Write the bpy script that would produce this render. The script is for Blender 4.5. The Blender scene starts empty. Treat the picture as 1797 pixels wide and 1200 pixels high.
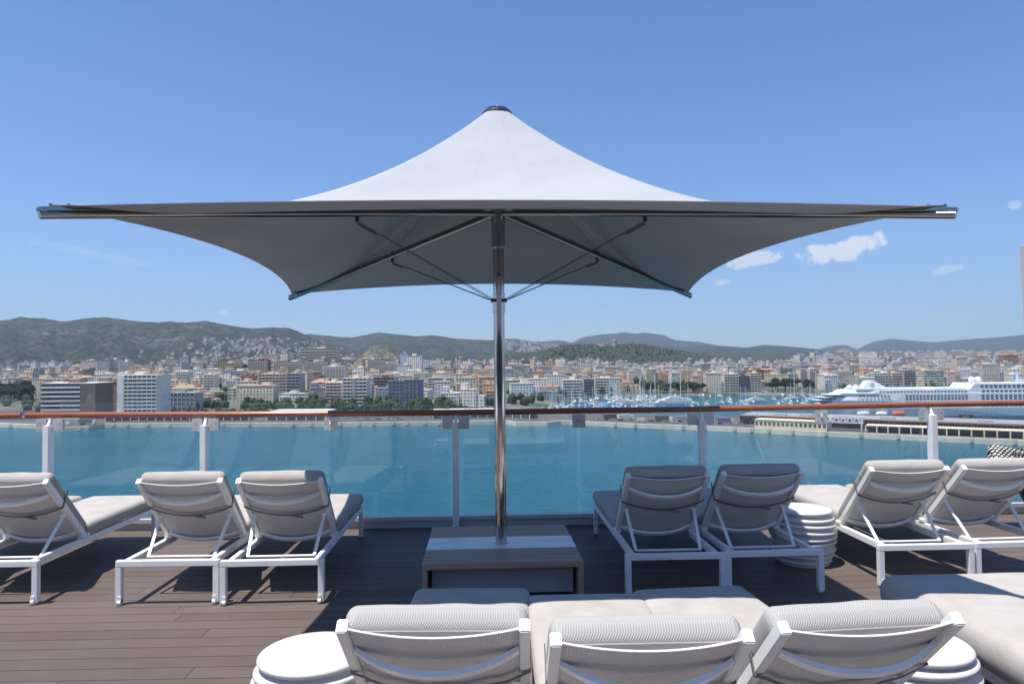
import bpy, bmesh, math, random
from math import sin, cos, pi, radians, sqrt, atan2, hypot
from mathutils import Vector, Matrix, noise, Euler

# ------------------------------------------------------------------ camera
SC = bpy.context.scene
COL = SC.collection
EYE = 1.66
FPX = 1244.07
PITCH, ROLL = 0.02722, -0.00985
_c, _s, _cr, _sr = cos(PITCH), sin(PITCH), cos(ROLL), sin(ROLL)
C_R = Vector((_cr, -_s*_sr, _c*_sr)); C_U = Vector((-_sr, -_s*_cr, _c*_cr)); C_F = Vector((0, _c, _s))
cam_d = bpy.data.cameras.new('camera')
cam_d.sensor_width = 36.0
cam_d.lens = FPX/1797*36
cam_d.clip_start = 0.05
cam_d.clip_end = 60000
cam = bpy.data.objects.new('camera', cam_d); COL.objects.link(cam)
M = Matrix((C_R, C_U, -C_F)).transposed().to_4x4(); M.translation = Vector((0, 0, EYE))
cam.matrix_world = M
SC.camera = cam

# ------------------------------------------------------------------ sky, sun, exposure
SUN = Vector((-0.26, -0.15, 1.0)).normalized()          # towards the sun
world = bpy.data.worlds.new("World"); SC.world = world
world.use_nodes = True
wn, wl = world.node_tree.nodes, world.node_tree.links
wn.clear()
w_out = wn.new('ShaderNodeOutputWorld'); w_bg = wn.new('ShaderNodeBackground')
sky = wn.new('ShaderNodeTexSky'); sky.sky_type = 'NISHITA'; sky.sun_disc = False
sky.sun_elevation = math.asin(SUN.z); sky.sun_rotation = atan2(SUN.x, SUN.y)
sky.air_density = 1.0; sky.dust_density = 0.4; sky.ozone_density = 3.0; sky.altitude = 40
w_bg.inputs['Strength'].default_value = 0.085
wl.new(w_bg.outputs[0], w_out.inputs[0])

def pdir(px, py):
    return (C_F + C_R*((px-898.5)/FPX) + C_U*((600-py)/FPX)).normalized()

def wmath(op, a, b=None, clamp=False):
    n = wn.new('ShaderNodeMath'); n.operation = op; n.use_clamp = clamp
    for i, v in enumerate((a, b)):
        if v is None: continue
        if isinstance(v, (int, float)): n.inputs[i].default_value = v
        else: wl.new(v, n.inputs[i])
    return n.outputs[0]
w_tc = wn.new('ShaderNodeTexCoord')
w_noise = wn.new('ShaderNodeTexNoise'); w_noise.inputs['Scale'].default_value = 44; w_noise.inputs['Detail'].default_value = 9
w_noise.inputs['Roughness'].default_value = 0.6
wl.new(w_tc.outputs['Generated'], w_noise.inputs['Vector'])
w_n2 = wn.new('ShaderNodeTexNoise'); w_n2.inputs['Scale'].default_value = 9; w_n2.inputs['Detail'].default_value = 4
wl.new(w_tc.outputs['Generated'], w_n2.inputs['Vector'])
total = None
# small fair-weather clouds: direction, half width, half height (radians-ish), density, slant
for px, py, aw, ah, dens, sl in ((1445,447,.036,.014,1.0,.0),(1510,430,.040,.017,1.0,.3),(1475,442,.040,.016,1.0,.15),(1315,455,.045,.013,.8,.05),(1268,495,.012,.006,.55,0),
                                 (1660,474,.018,.006,.45,.15),(1780,362,.010,.007,.4,.1),(388,549,.008,.004,.5,0),(110,434,.05,.006,.13,-.15),(190,452,.06,.006,.12,-.1),(1070,580,.008,.004,.35,0)):
    d = pdir(px, py); r = d.cross(Vector((0,0,1))).normalized(); u = r.cross(d).normalized()
    r2 = r*cos(sl)+u*sin(sl); u2 = u*cos(sl)-r*sin(sl)
    def dot(v):
        n = wn.new('ShaderNodeVectorMath'); n.operation = 'DOT_PRODUCT'
        wl.new(w_tc.outputs['Generated'], n.inputs[0]); n.inputs[1].default_value = v
        return n.outputs['Value']
    a = wmath('DIVIDE', dot(r2), aw); b = wmath('DIVIDE', dot(u2), ah)
    q = wmath('ADD', wmath('MULTIPLY', a, a), wmath('MULTIPLY', b, b))
    f = wmath('GREATER_THAN', dot(d), 0.5)
    m = wmath('SUBTRACT', 1.05, wmath('MULTIPLY', q, 1.25))
    m = wmath('ADD', m, wmath('MULTIPLY', wmath('SUBTRACT', w_noise.outputs['Fac'], 0.50), 4.6))
    m = wmath('MULTIPLY', m, 1.9, True)
    m = wmath('MULTIPLY', wmath('MULTIPLY', m, f), dens)
    total = m if total is None else wmath('MAXIMUM', total, m)
w_mix = wn.new('ShaderNodeMixRGB'); w_mix.inputs['Color2'].default_value = (8.2, 8.4, 8.8, 1)
wl.new(wmath('MULTIPLY', total, .92), w_mix.inputs['Fac'])
w_sep = wn.new('ShaderNodeSeparateXYZ'); wl.new(w_tc.outputs['Generated'], w_sep.inputs[0])
w_rmp = wn.new('ShaderNodeValToRGB'); wl.new(w_sep.outputs[2], w_rmp.inputs[0])
_e = w_rmp.color_ramp.elements
_e[0].position = 0.0; _e[0].color = (.87, 1.07, 1.38, 1)
_e[1].position = 0.45; _e[1].color = (.61, .93, 1.27, 1)
w_tint = wn.new('ShaderNodeMixRGB'); w_tint.blend_type = 'MULTIPLY'; w_tint.inputs['Fac'].default_value = 1.0
wl.new(sky.outputs[0], w_tint.inputs['Color1']); wl.new(w_rmp.outputs[0], w_tint.inputs['Color2'])
wl.new(w_tint.outputs[0], w_mix.inputs['Color1'])
wl.new(w_mix.outputs[0], w_bg.inputs['Color'])

sun_d = bpy.data.lights.new('sun', 'SUN'); sun_d.energy = 5.0; sun_d.angle = radians(.53); sun_d.color = (1.0, .94, .86)
sun = bpy.data.objects.new('sun', sun_d); COL.objects.link(sun)
sun.rotation_euler = SUN.to_track_quat('Z', 'Y').to_euler(); sun.location = (-20, -5, 80)
SC.view_settings.view_transform = 'Standard'; SC.view_settings.look = 'None'
SC.view_settings.exposure = 0.5; SC.view_settings.gamma = 1.0
SC.cycles.max_bounces = 10; SC.cycles.transparent_max_bounces = 12; SC.cycles.volume_bounces = 0

# ------------------------------------------------------------------ helpers
rnd = random.Random(7)
def yh(px): return 633.9 - .00985*(px-898.5)              # horizon row in the photograph
def ray(px, py):
    return C_F + C_R*((px-898.5)/FPX) + C_U*((600-py)/FPX)
def at_z(px, py, z):
    d = ray(px, py); t = (z-EYE)/d.z; return Vector((d.x*t, d.y*t, z))
def at_y(px, py, Y):
    d = ray(px, py); t = Y/d.y; return Vector((d.x*t, Y, EYE+d.z*t))

def tag(o, label=None, cat=None, group=None, kind=None):
    if label: o['label'] = label
    if cat: o['category'] = cat
    if group: o['group'] = group
    if kind: o['kind'] = kind
    return o
def empty(name, loc=(0,0,0), rz=0):
    o = bpy.data.objects.new(name, None); COL.objects.link(o)
    o.location = loc; o.rotation_euler = (0,0,rz); o.empty_display_size = .2
    return o
def copy_tree(o, parent=None):
    c = o.copy(); COL.objects.link(c)
    if parent is not None: c.parent = parent
    for ch in [x for x in bpy.data.objects if x.parent == o]: copy_tree(ch, c)
    return c

class MB:
    def __init__(s): s.v=[]; s.f=[]; s.m=[]; s.uv=[]
    def face(s, pts, mi=0, uv=None):
        n=len(s.v); s.v += [tuple(p) for p in pts]; s.f.append(tuple(range(n,n+len(pts)))); s.m.append(mi); s.uv.append(uv or [(0,-5)]*len(pts))
    def box(s, x0,x1,y0,y1,z0,z1, mi=0, T=None, mtop=None):
        P=[Vector((x,y,z)) for z in (z0,z1) for y in (y0,y1) for x in (x0,x1)]
        if T is not None: P=[T@p for p in P]
        w=x1-x0; d=y1-y0; h=z1-z0
        s.face([P[0],P[1],P[5],P[4]],mi,[(0,0),(w,0),(w,h),(0,h)])
        s.face([P[1],P[3],P[7],P[5]],mi,[(w,0),(w+d,0),(w+d,h),(w,h)])
        s.face([P[3],P[2],P[6],P[7]],mi,[(0,0),(w,0),(w,h),(0,h)])
        s.face([P[2],P[0],P[4],P[6]],mi,[(0,0),(d,0),(d,h),(0,h)])
        s.face([P[4],P[5],P[7],P[6]],mi if mtop is None else mtop)
        s.face([P[2],P[3],P[1],P[0]],mi if mtop is None else mtop)
    def cbox(s, c, sx,sy,sz, mi=0): s.box(c[0]-sx/2,c[0]+sx/2,c[1]-sy/2,c[1]+sy/2,c[2]-sz/2,c[2]+sz/2,mi)
    def grid(s, rows, mi=0, closed=False, uvs=None):
        n=len(s.v); R=len(rows); Cn=len(rows[0])
        for r in rows: s.v += [tuple(p) for p in r]
        for i in range(R-1):
            for j in range(Cn if closed else Cn-1):
                k=(j+1)%Cn
                s.f.append((n+i*Cn+j, n+i*Cn+k, n+(i+1)*Cn+k, n+(i+1)*Cn+j)); s.m.append(mi)
                s.uv.append([(uvs[a][b]) for a,b in ((i,j),(i,k),(i+1,k),(i+1,j))] if uvs else [(0,-5)]*4)
    def tube(s, pts, r, n=8, mi=0, cap=True, rx=None):
        pts=[Vector(p) for p in pts]; rows=[]
        for i,p in enumerate(pts):
            t=(pts[min(i+1,len(pts)-1)]-pts[max(i-1,0)]).normalized()
            up=Vector((0,0,1)) if abs(t.z)<.95 else Vector((0,1,0))
            a=t.cross(up).normalized(); b=a.cross(t).normalized()
            rr=r[i] if isinstance(r,(list,tuple)) else r
            rows.append([p+a*cos(2*pi*k/n)*(rx or rr)+b*sin(2*pi*k/n)*rr for k in range(n)])
        s.grid(rows,mi,True)
        if cap: s.face(rows[0][::-1],mi); s.face(rows[-1],mi)
    def bar(s, a, b, w, h, mi=0, up=(0,0,1)):
        a=Vector(a); b=Vector(b); t=(b-a).normalized(); u=Vector(up)
        if abs(t.dot(u))>.98: u=Vector((0,1,0))
        r=t.cross(u).normalized(); q=r.cross(t).normalized()
        T=Matrix((r,t,q)).transposed().to_4x4(); T.translation=a
        s.box(-w/2,w/2,0,(b-a).length,-h/2,h/2,mi,T)
    def lathe(s, prof, n=24, c=(0,0,0), mi=0, cap=True):
        rows=[[Vector((c[0]+r*cos(2*pi*k/n), c[1]+r*sin(2*pi*k/n), c[2]+z)) for k in range(n)] for r,z in prof]
        s.grid(rows,mi,True)
        if cap: s.face(rows[0][::-1],mi); s.face(rows[-1],mi)
    def ball(s, c, r, n=10, mi=0, sz=1.0):
        rows=[[Vector((c[0]+r*sin(pi*i/n)*cos(2*pi*k/(2*n)), c[1]+r*sin(pi*i/n)*sin(2*pi*k/(2*n)), c[2]-r*sz*cos(pi*i/n))) for k in range(2*n)] for i in range(n+1)]
        s.grid(rows,mi,True)
    def build(s, name, mats, parent=None, smooth=False, color=None, merge=False, bevel=0):
        me=bpy.data.meshes.new(name); me.from_pydata(s.v,[],s.f)
        if not isinstance(mats,(list,tuple)): mats=[mats]
        for m in mats: me.materials.append(m)
        me.polygons.foreach_set('material_index', s.m)
        ul=me.uv_layers.new(name='UVMap'); fl=[]
        for u in s.uv:
            for a in u: fl += [a[0],a[1]]
        ul.data.foreach_set('uv', fl)
        if merge or bevel:
            bm=bmesh.new(); bm.from_mesh(me); bmesh.ops.remove_doubles(bm, verts=bm.verts, dist=1e-5)
            if bevel:
                ed=[e for e in bm.edges if len(e.link_faces)==2 and e.calc_face_angle(0)>.6]
                bmesh.ops.bevel(bm, geom=ed, offset=bevel, segments=2, affect='EDGES', clamp_overlap=True)
            bm.to_mesh(me); bm.free()
        if smooth: me.polygons.foreach_set('use_smooth',[True]*len(me.polygons))
        me.update()
        o=bpy.data.objects.new(name, me); COL.objects.link(o)
        if parent is not None: o.parent=parent
        if color: o.color=(*color,1)
        return o

# ------------------------------------------------------------------ materials
class NT:
    def __init__(s, name):
        s.mat=bpy.data.materials.new(name); s.mat.use_nodes=True
        s.n=s.mat.node_tree.nodes; s.l=s.mat.node_tree.links; s.n.clear()
        s.out=s.n.new('ShaderNodeOutputMaterial')
    def node(s, t, **k):
        n=s.n.new(t)
        for a,b in k.items(): setattr(n,a,b)
        return n
    def set(s, sock, v):
        if hasattr(v,'is_output') or isinstance(v, bpy.types.NodeSocket): s.l.new(v, sock)
        else:
            if isinstance(v,(tuple,list)) and len(v)==3 and sock.type=='RGBA': v=(*v,1)
            sock.default_value=v
    def math(s, op, a, b=0.0, c=None, clamp=False):
        n=s.node('ShaderNodeMath', operation=op, use_clamp=clamp); s.set(n.inputs[0],a); s.set(n.inputs[1],b)
        if c is not None: s.set(n.inputs[2],c)
        return n.outputs[0]
    def mix(s, f, a, b, mode='MIX'):
        n=s.node('ShaderNodeMixRGB', blend_type=mode); s.set(n.inputs[0],f); s.set(n.inputs[1],a); s.set(n.inputs[2],b); return n.outputs[0]
    def noise(s, scale, detail=4, vec=None, rough=.5, out='Fac'):
        n=s.node('ShaderNodeTexNoise'); n.inputs['Scale'].default_value=scale; n.inputs['Detail'].default_value=detail; n.inputs['Roughness'].default_value=rough
        if vec is not None: s.l.new(vec,n.inputs['Vector'])
        return n.outputs[out]
    def ramp(s, f, stops):
        n=s.node('ShaderNodeValToRGB'); e=n.color_ramp.elements
        while len(e)<len(stops): e.new(.5)
        for i,(p,c) in enumerate(stops):
            e[i].position=p; e[i].color=(*c,1) if len(c)==3 else c
        s.set(n.inputs[0],f); return n.outputs[0]
    def scalev(s, vec, sc):
        n=s.node('ShaderNodeMapping'); s.l.new(vec,n.inputs['Vector']); n.inputs['Scale'].default_value=sc; return n.outputs[0]
    def obj(s): return s.node('ShaderNodeTexCoord').outputs['Object']
    def uv(s): return s.node('ShaderNodeTexCoord').outputs['UV']
    def geo(s): return s.node('ShaderNodeNewGeometry').outputs['Position']
    def sep(s, vec):
        n=s.node('ShaderNodeSeparateXYZ'); s.l.new(vec,n.inputs[0]); return n.outputs
    def bump(s, h, strength=.3, dist=.01):
        n=s.node('ShaderNodeBump'); n.inputs['Strength'].default_value=strength; n.inputs['Distance'].default_value=dist; s.l.new(h,n.inputs['Height']); return n.outputs[0]
    def pbr(s, col, rough=.5, metal=0.0, normal=None, spec=.5, **k):
        b=s.node('ShaderNodeBsdfPrincipled'); s.set(b.inputs['Base Color'],col); s.set(b.inputs['Roughness'],rough); s.set(b.inputs['Metallic'],metal)
        s.set(b.inputs['Specular IOR Level'],spec)
        if normal is not None: s.l.new(normal,b.inputs['Normal'])
        for a,v in k.items(): s.set(b.inputs[a],v)
        s.l.new(b.outputs[0], s.out.inputs[0]); return s.mat

def plain(name, col, rough=.5, metal=0.0, var=.08, nscale=3.0, spec=.5):
    t=NT(name); v=t.noise(nscale,5,t.obj())
    c=t.mix(t.math('MULTIPLY',v,var*2), col, tuple(x*.75 for x in col))
    return t.pbr(c, rough, metal, spec=spec)

def m_metal_white():
    t=NT('white_powder_coat'); v=t.noise(9,6,t.obj(),.65)
    c=t.ramp(v,[(.35,(.80,.80,.79)),(.7,(.88,.88,.87))])
    return t.pbr(c, t.math('MULTIPLY_ADD',v,.2,.28), normal=t.bump(t.noise(300,2,t.obj()),.06,.002))
def m_cushion(weave=False):
    t=NT('woven_cushion_cover' if weave else 'beige_cushion_canvas')
    o=t.obj(); big=t.noise(5,5,o,.6)
    s=t.sep(o)
    if weave:
        a=t.math('SINE',t.math('MULTIPLY',s[0],2*pi/.0085)); b=t.math('SINE',t.math('MULTIPLY',t.math('SUBTRACT',s[2],s[1]),2*pi/.0085))
        w=t.math('MULTIPLY',a,b)
        c=t.mix(t.math('MULTIPLY_ADD',w,.5,.5), (.37,.365,.35),(.47,.465,.45))
        c=t.mix(t.math('MULTIPLY',big,.25), c, (.4,.38,.355))
        return t.pbr(c,.9,normal=t.bump(w,.5,.003),spec=.15)
    w=t.math('ADD',t.math('SINE',t.math('MULTIPLY',s[0],2*pi/.004)),t.math('SINE',t.math('MULTIPLY',t.math('ADD',s[1],s[2]),2*pi/.004)))
    c=t.ramp(big,[(.3,(.375,.352,.33)),(.7,(.44,.418,.395))])
    h=t.math('ADD',t.math('MULTIPLY',w,.02),t.math('MULTIPLY',t.noise(6,4,o),1.0))
    return t.pbr(c,.9,normal=t.bump(h,.35,.02),spec=.15)
def m_sling():
    t=NT('grey_mesh_sling'); o=t.obj(); s=t.sep(o)
    a=t.math('SINE',t.math('MULTIPLY',s[0],2*pi/.0075)); b=t.math('SINE',t.math('MULTIPLY',s[2],2*pi/.009))
    w=t.math('ADD',t.math('MULTIPLY',a,.7),t.math('MULTIPLY',b,.3))
    c=t.mix(t.math('MULTIPLY_ADD',w,.5,.5),(.50,.49,.475),(.74,.73,.71))
    return t.pbr(c,.8,normal=t.bump(w,.3,.002),spec=.2)
def m_deck():
    t=NT('composite_deck_planks'); g=t.geo()
    n=t.node('ShaderNodeMapping'); t.l.new(g,n.inputs['Vector']); n.inputs['Rotation'].default_value=(0,0,radians(-1.3)); g=n.outputs[0]
    s=t.sep(g); W=.142
    fy=t.math('DIVIDE',s[1],W); row=t.math('FLOOR',fy); fr=t.math('FRACT',fy)
    wn_=t.node('ShaderNodeTexWhiteNoise',noise_dimensions='1D'); t.l.new(row,wn_.inputs['W'])
    fx=t.math('ADD',t.math('DIVIDE',s[0],2.3),t.math('MULTIPLY',wn_.outputs['Value'],7.0))
    fxr=t.math('FRACT',fx); cell=t.math('FLOOR',fx)
    cmb=t.node('ShaderNodeCombineXYZ'); t.l.new(row,cmb.inputs[0]); t.l.new(cell,cmb.inputs[1])
    wn2=t.node('ShaderNodeTexWhiteNoise',noise_dimensions='3D'); t.l.new(cmb.outputs[0],wn2.inputs['Vector'])
    gy=t.math('LESS_THAN',fr,.045); gx=t.math('LESS_THAN',fxr,.0022); gap=t.math('MAXIMUM',gy,gx)
    grain=t.noise(1.0,8,t.scalev(g,(3,60,1)),.7)
    stain=t.noise(1.6,6,g,.65); dust=t.noise(9,6,g,.7)
    c=t.mix(wn2.outputs['Value'],(.108,.082,.072),(.150,.117,.103))
    c=t.mix(t.math('MULTIPLY',grain,.55),c,(.078,.061,.054))
    c=t.mix(t.ramp(stain,[(.45,(0,0,0)),(.75,(.45,.45,.45))]),c,(.15,.125,.11))
    c=t.mix(t.ramp(dust,[(.58,(0,0,0)),(.75,(.3,.3,.3))]),c,(.20,.18,.165))
    c=t.mix(gap,c,(.018,.016,.016))
    h=t.math('SUBTRACT',t.math('MULTIPLY',grain,.15),gap)
    return t.pbr(c,.62,normal=t.bump(h,.5,.004),spec=.3)
def m_wood(name='weathered_table_wood', a=(.42,.325,.25), b=(.26,.195,.15), along=0):
    t=NT(name); o=t.obj(); sc=[30,30,30]; sc[along]=1.2
    g=t.noise(1.0,8,t.scalev(o,tuple(sc)),.65); s=t.sep(o)
    fr=t.math('FRACT',t.math('DIVIDE',s[1],.0875)); gap=t.math('LESS_THAN',fr,.035) if along==0 else 0.0
    c=t.ramp(g,[(.3,b),(.7,a)])
    if along==0: c=t.mix(gap,c,(.02,.016,.014))
    return t.pbr(c,.6,normal=t.bump(g,.3,.003))
def m_white_panel():
    t=NT('white_marble_panel'); g=t.noise(2,8,t.scalev(t.obj(),(1,6,1)),.6)
    return t.pbr(t.ramp(g,[(.35,(.60,.61,.63)),(.6,(.76,.77,.80))]),.3)
def m_chrome():
    t=NT('polished_stainless'); v=t.noise(7,5,t.obj(),.7)
    return t.pbr((.50,.48,.46),t.math('MULTIPLY_ADD',v,.12,.02),1.0)
def m_steel():
    t=NT('brushed_steel'); v=t.noise(40,5,t.obj(),.6)
    return t.pbr(t.ramp(v,[(.3,(.55,.55,.54)),(.7,(.68,.68,.67))]),.5,.45)
def m_varnish():
    t=NT('varnished_teak'); g=t.noise(1,7,t.scalev(t.geo(),(3,60,60)),.6)
    return t.pbr(t.ramp(g,[(.3,(.22,.072,.036)),(.7,(.35,.118,.058))]),.22,spec=.6)
def m_glass():
    t=NT('tinted_rail_glass')
    tr=t.node('ShaderNodeBsdfTransparent'); tr.inputs[0].default_value=(.945,.982,.988,1)
    gl=t.node('ShaderNodeBsdfGlossy'); gl.inputs['Roughness'].default_value=.0; gl.inputs[0].default_value=(.9,.95,1,1)
    fr=t.node('ShaderNodeFresnel'); fr.inputs[0].default_value=1.5
    dirt=t.noise(2.5,6,t.geo(),.7)
    bf=t.node('ShaderNodeNewGeometry').outputs['Backfacing']
    f=t.math('MULTIPLY',t.math('ADD',t.math('MULTIPLY',fr.outputs[0],1.8),t.math('MULTIPLY',dirt,.01)),t.math('SUBTRACT',1.0,bf))
    m=t.node('ShaderNodeMixShader'); t.l.new(f,m.inputs[0]); t.l.new(tr.outputs[0],m.inputs[1]); t.l.new(gl.outputs[0],m.inputs[2])
    df=t.node('ShaderNodeBsdfDiffuse'); df.inputs[0].default_value=(.75,.85,.88,1)
    m2=t.node('ShaderNodeMixShader'); t.l.new(t.math('MULTIPLY_ADD',dirt,.02,.0),m2.inputs[0]); t.l.new(m.outputs[0],m2.inputs[1]); t.l.new(df.outputs[0],m2.inputs[2])
    t.l.new(m2.outputs[0],t.out.inputs[0]); return t.mat
def m_canopy(top):
    t=NT('canopy_fabric_top' if top else 'canopy_fabric_underside'); o=t.obj()
    if top:
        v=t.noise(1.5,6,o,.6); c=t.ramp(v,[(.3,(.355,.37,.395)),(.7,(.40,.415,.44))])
        q=t.sep(o); an=t.math('DIVIDE',t.math('ARCTAN2',q[1],q[0]),pi/8); fr=t.math('ABSOLUTE',t.math('SUBTRACT',t.math('FRACT',t.math('ADD',an,.07)),.5))
        rr=t.math('SQRT',t.math('ADD',t.math('MULTIPLY',q[0],q[0]),t.math('MULTIPLY',q[1],q[1])))
        ln=t.math('LESS_THAN',t.math('MULTIPLY',fr,t.math('MULTIPLY',rr,pi/8)),.006)
        c=t.mix(t.math('MULTIPLY',ln,.07),c,(.22,.23,.25))
    else:
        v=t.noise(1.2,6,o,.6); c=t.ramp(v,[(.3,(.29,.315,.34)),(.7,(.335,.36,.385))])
    return t.pbr(c,.85,normal=t.bump(t.noise(2.6,5,o),.22,.06),spec=.2)
def m_water():
    t=NT('harbour_water'); g=t.geo()
    n1=t.noise(1.0,5,t.scalev(g,(.22,.30,.22)),.6); n2=t.noise(1.0,6,t.scalev(g,(1.1,1.6,1)),.6); n3=t.noise(1,4,t.scalev(g,(.012,.03,1)),.5)
    h=t.math('ADD',t.math('MULTIPLY',n1,.9),t.math('MULTIPLY',n2,.55))
    c=t.ramp(n3,[(.35,(.003,.105,.155)),(.65,(.008,.135,.19))])
    n4=t.noise(1.0,4,t.scalev(g,(.12,.5,1)),.6)
    n5=t.noise(1.0,6,t.scalev(g,(.35,1.3,1)),.75)
    c=t.mix(t.ramp(n4,[(.45,(0,0,0)),(.75,(.5,.5,.5))]),c,(.03,.15,.19))
    c=t.mix(t.ramp(n5,[(.44,(.85,.85,.85)),(.56,(0,0,0))]),c,(.002,.058,.09))
    return t.pbr(c,.16,normal=t.bump(h,1.0,.8),spec=.3,IOR=1.33)
def m_facade(name, mode):
    t=NT(name); oi=t.node('ShaderNodeObjectInfo'); u=t.uv(); s=t.sep(u)
    su,sv={'punched':(2.9,2.8),'bands':(4.2,2.8),'dense':(2.1,2.7),'loggia':(4.6,2.8)}[mode]
    uu=t.math('DIVIDE',s[0],su); vv=t.math('DIVIDE',s[1],sv)
    fu=t.math('FRACT',uu); fv=t.math('FRACT',vv)
    cmb=t.node('ShaderNodeCombineXYZ'); t.l.new(t.math('FLOOR',uu),cmb.inputs[0]); t.l.new(t.math('FLOOR',vv),cmb.inputs[1]); t.l.new(oi.outputs['Random'],cmb.inputs[2])
    wnz=t.node('ShaderNodeTexWhiteNoise',noise_dimensions='3D'); t.l.new(cmb.outputs[0],wnz.inputs['Vector']); R=wnz.outputs['Value']
    lo,hi,blo,bhi={'punched':(.28,.72,.28,.80),'bands':(.04,.96,.36,.92),'dense':(.22,.8,.3,.85),'loggia':(.10,.78,.30,.90)}[mode]
    mu=t.math('MULTIPLY',t.math('GREATER_THAN',fu,lo),t.math('LESS_THAN',fu,hi))
    mv=t.math('MULTIPLY',t.math('GREATER_THAN',fv,blo),t.math('LESS_THAN',fv,bhi))
    mk=t.math('MULTIPLY',t.math('MULTIPLY',mu,mv),t.math('GREATER_THAN',s[1],0.0))
    dirt=t.noise(.12,6,t.geo(),.6)
    wall=t.mix(t.math('MULTIPLY',dirt,.2),oi.outputs['Color'],(.30,.26,.22))
    win=t.ramp(R,[(.0,(.06,.068,.08)),(.5,(.13,.14,.15)),(.75,(.28,.26,.23)),(1.0,(.50,.47,.42))])
    c=t.mix(mk,wall,win)
    r=t.math('MULTIPLY_ADD',mk,-.5,.8)
    return t.pbr(c,r,spec=.3)
def m_objcol(name, rough=.8, mul=1.0, nz=.15):
    t=NT(name); oi=t.node('ShaderNodeObjectInfo'); v=t.noise(nz,6,t.geo(),.6)
    c=t.mix(t.math('MULTIPLY',v,.5),oi.outputs['Color'],(.25*mul,.22*mul,.2*mul))
    return t.pbr(c,rough,spec=.25)
def m_leaf(name, a, b, sc=.35):
    t=NT(name); oi=t.node('ShaderNodeObjectInfo'); v=t.noise(sc,5,t.geo(),.7)
    k=t.math('ADD',t.math('MULTIPLY',v,.75),t.math('MULTIPLY',oi.outputs['Random'],.3))
    return t.pbr(t.ramp(k,[(.3,a),(.8,b)]),.75,spec=.2)
def m_hill(name, green=(.040,.050,.034), dry=(.11,.105,.078), rock=(.26,.235,.20), rk=.62, sc=1.0):
    t=NT(name); g=t.geo()
    a=t.noise(.011*sc,12,g,.80); b=t.noise(.0022*sc,6,g,.6); c_=t.noise(.045*sc,8,g,.85)
    k=t.math('ADD',t.math('MULTIPLY',a,.55),t.math('MULTIPLY',c_,.45))
    vo=t.node('ShaderNodeTexVoronoi'); vo.inputs['Scale'].default_value=.045*sc; t.l.new(g,vo.inputs['Vector'])
    k=t.math('SUBTRACT',t.math('ADD',k,.10),t.math('MULTIPLY',vo.outputs['Distance'],.22))
    c=t.ramp(k,[(.38,tuple(x*.45 for x in green)),(.50,green),(.60,dry)])
    m=t.math('ADD',t.math('MULTIPLY',a,.5),t.math('MULTIPLY',b,.5))
    c=t.mix(t.ramp(m,[(rk-.07,(0,0,0)),(rk+.04,(.8,.8,.8))]),c,rock)
    return t.pbr(c,.95,normal=t.bump(k,.8,25),spec=.05)
def m_ground():
    t=NT('city_ground'); g=t.geo(); a=t.noise(.02,7,g,.7)
    return t.pbr(t.ramp(a,[(.35,(.05,.07,.035)),(.5,(.12,.12,.085)),(.62,(.22,.20,.17))]),.95,spec=.1)
def m_concrete(name='quay_concrete', base=(.42,.385,.33)):
    t=NT(name); g=t.geo(); a=t.noise(.15,8,g,.7); b=t.noise(2,5,g,.6)
    k=t.math('ADD',t.math('MULTIPLY',a,.6),t.math('MULTIPLY',b,.4))
    return t.pbr(t.ramp(k,[(.3,tuple(x*.6 for x in base)),(.65,base)]),.9,spec=.15)

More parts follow.
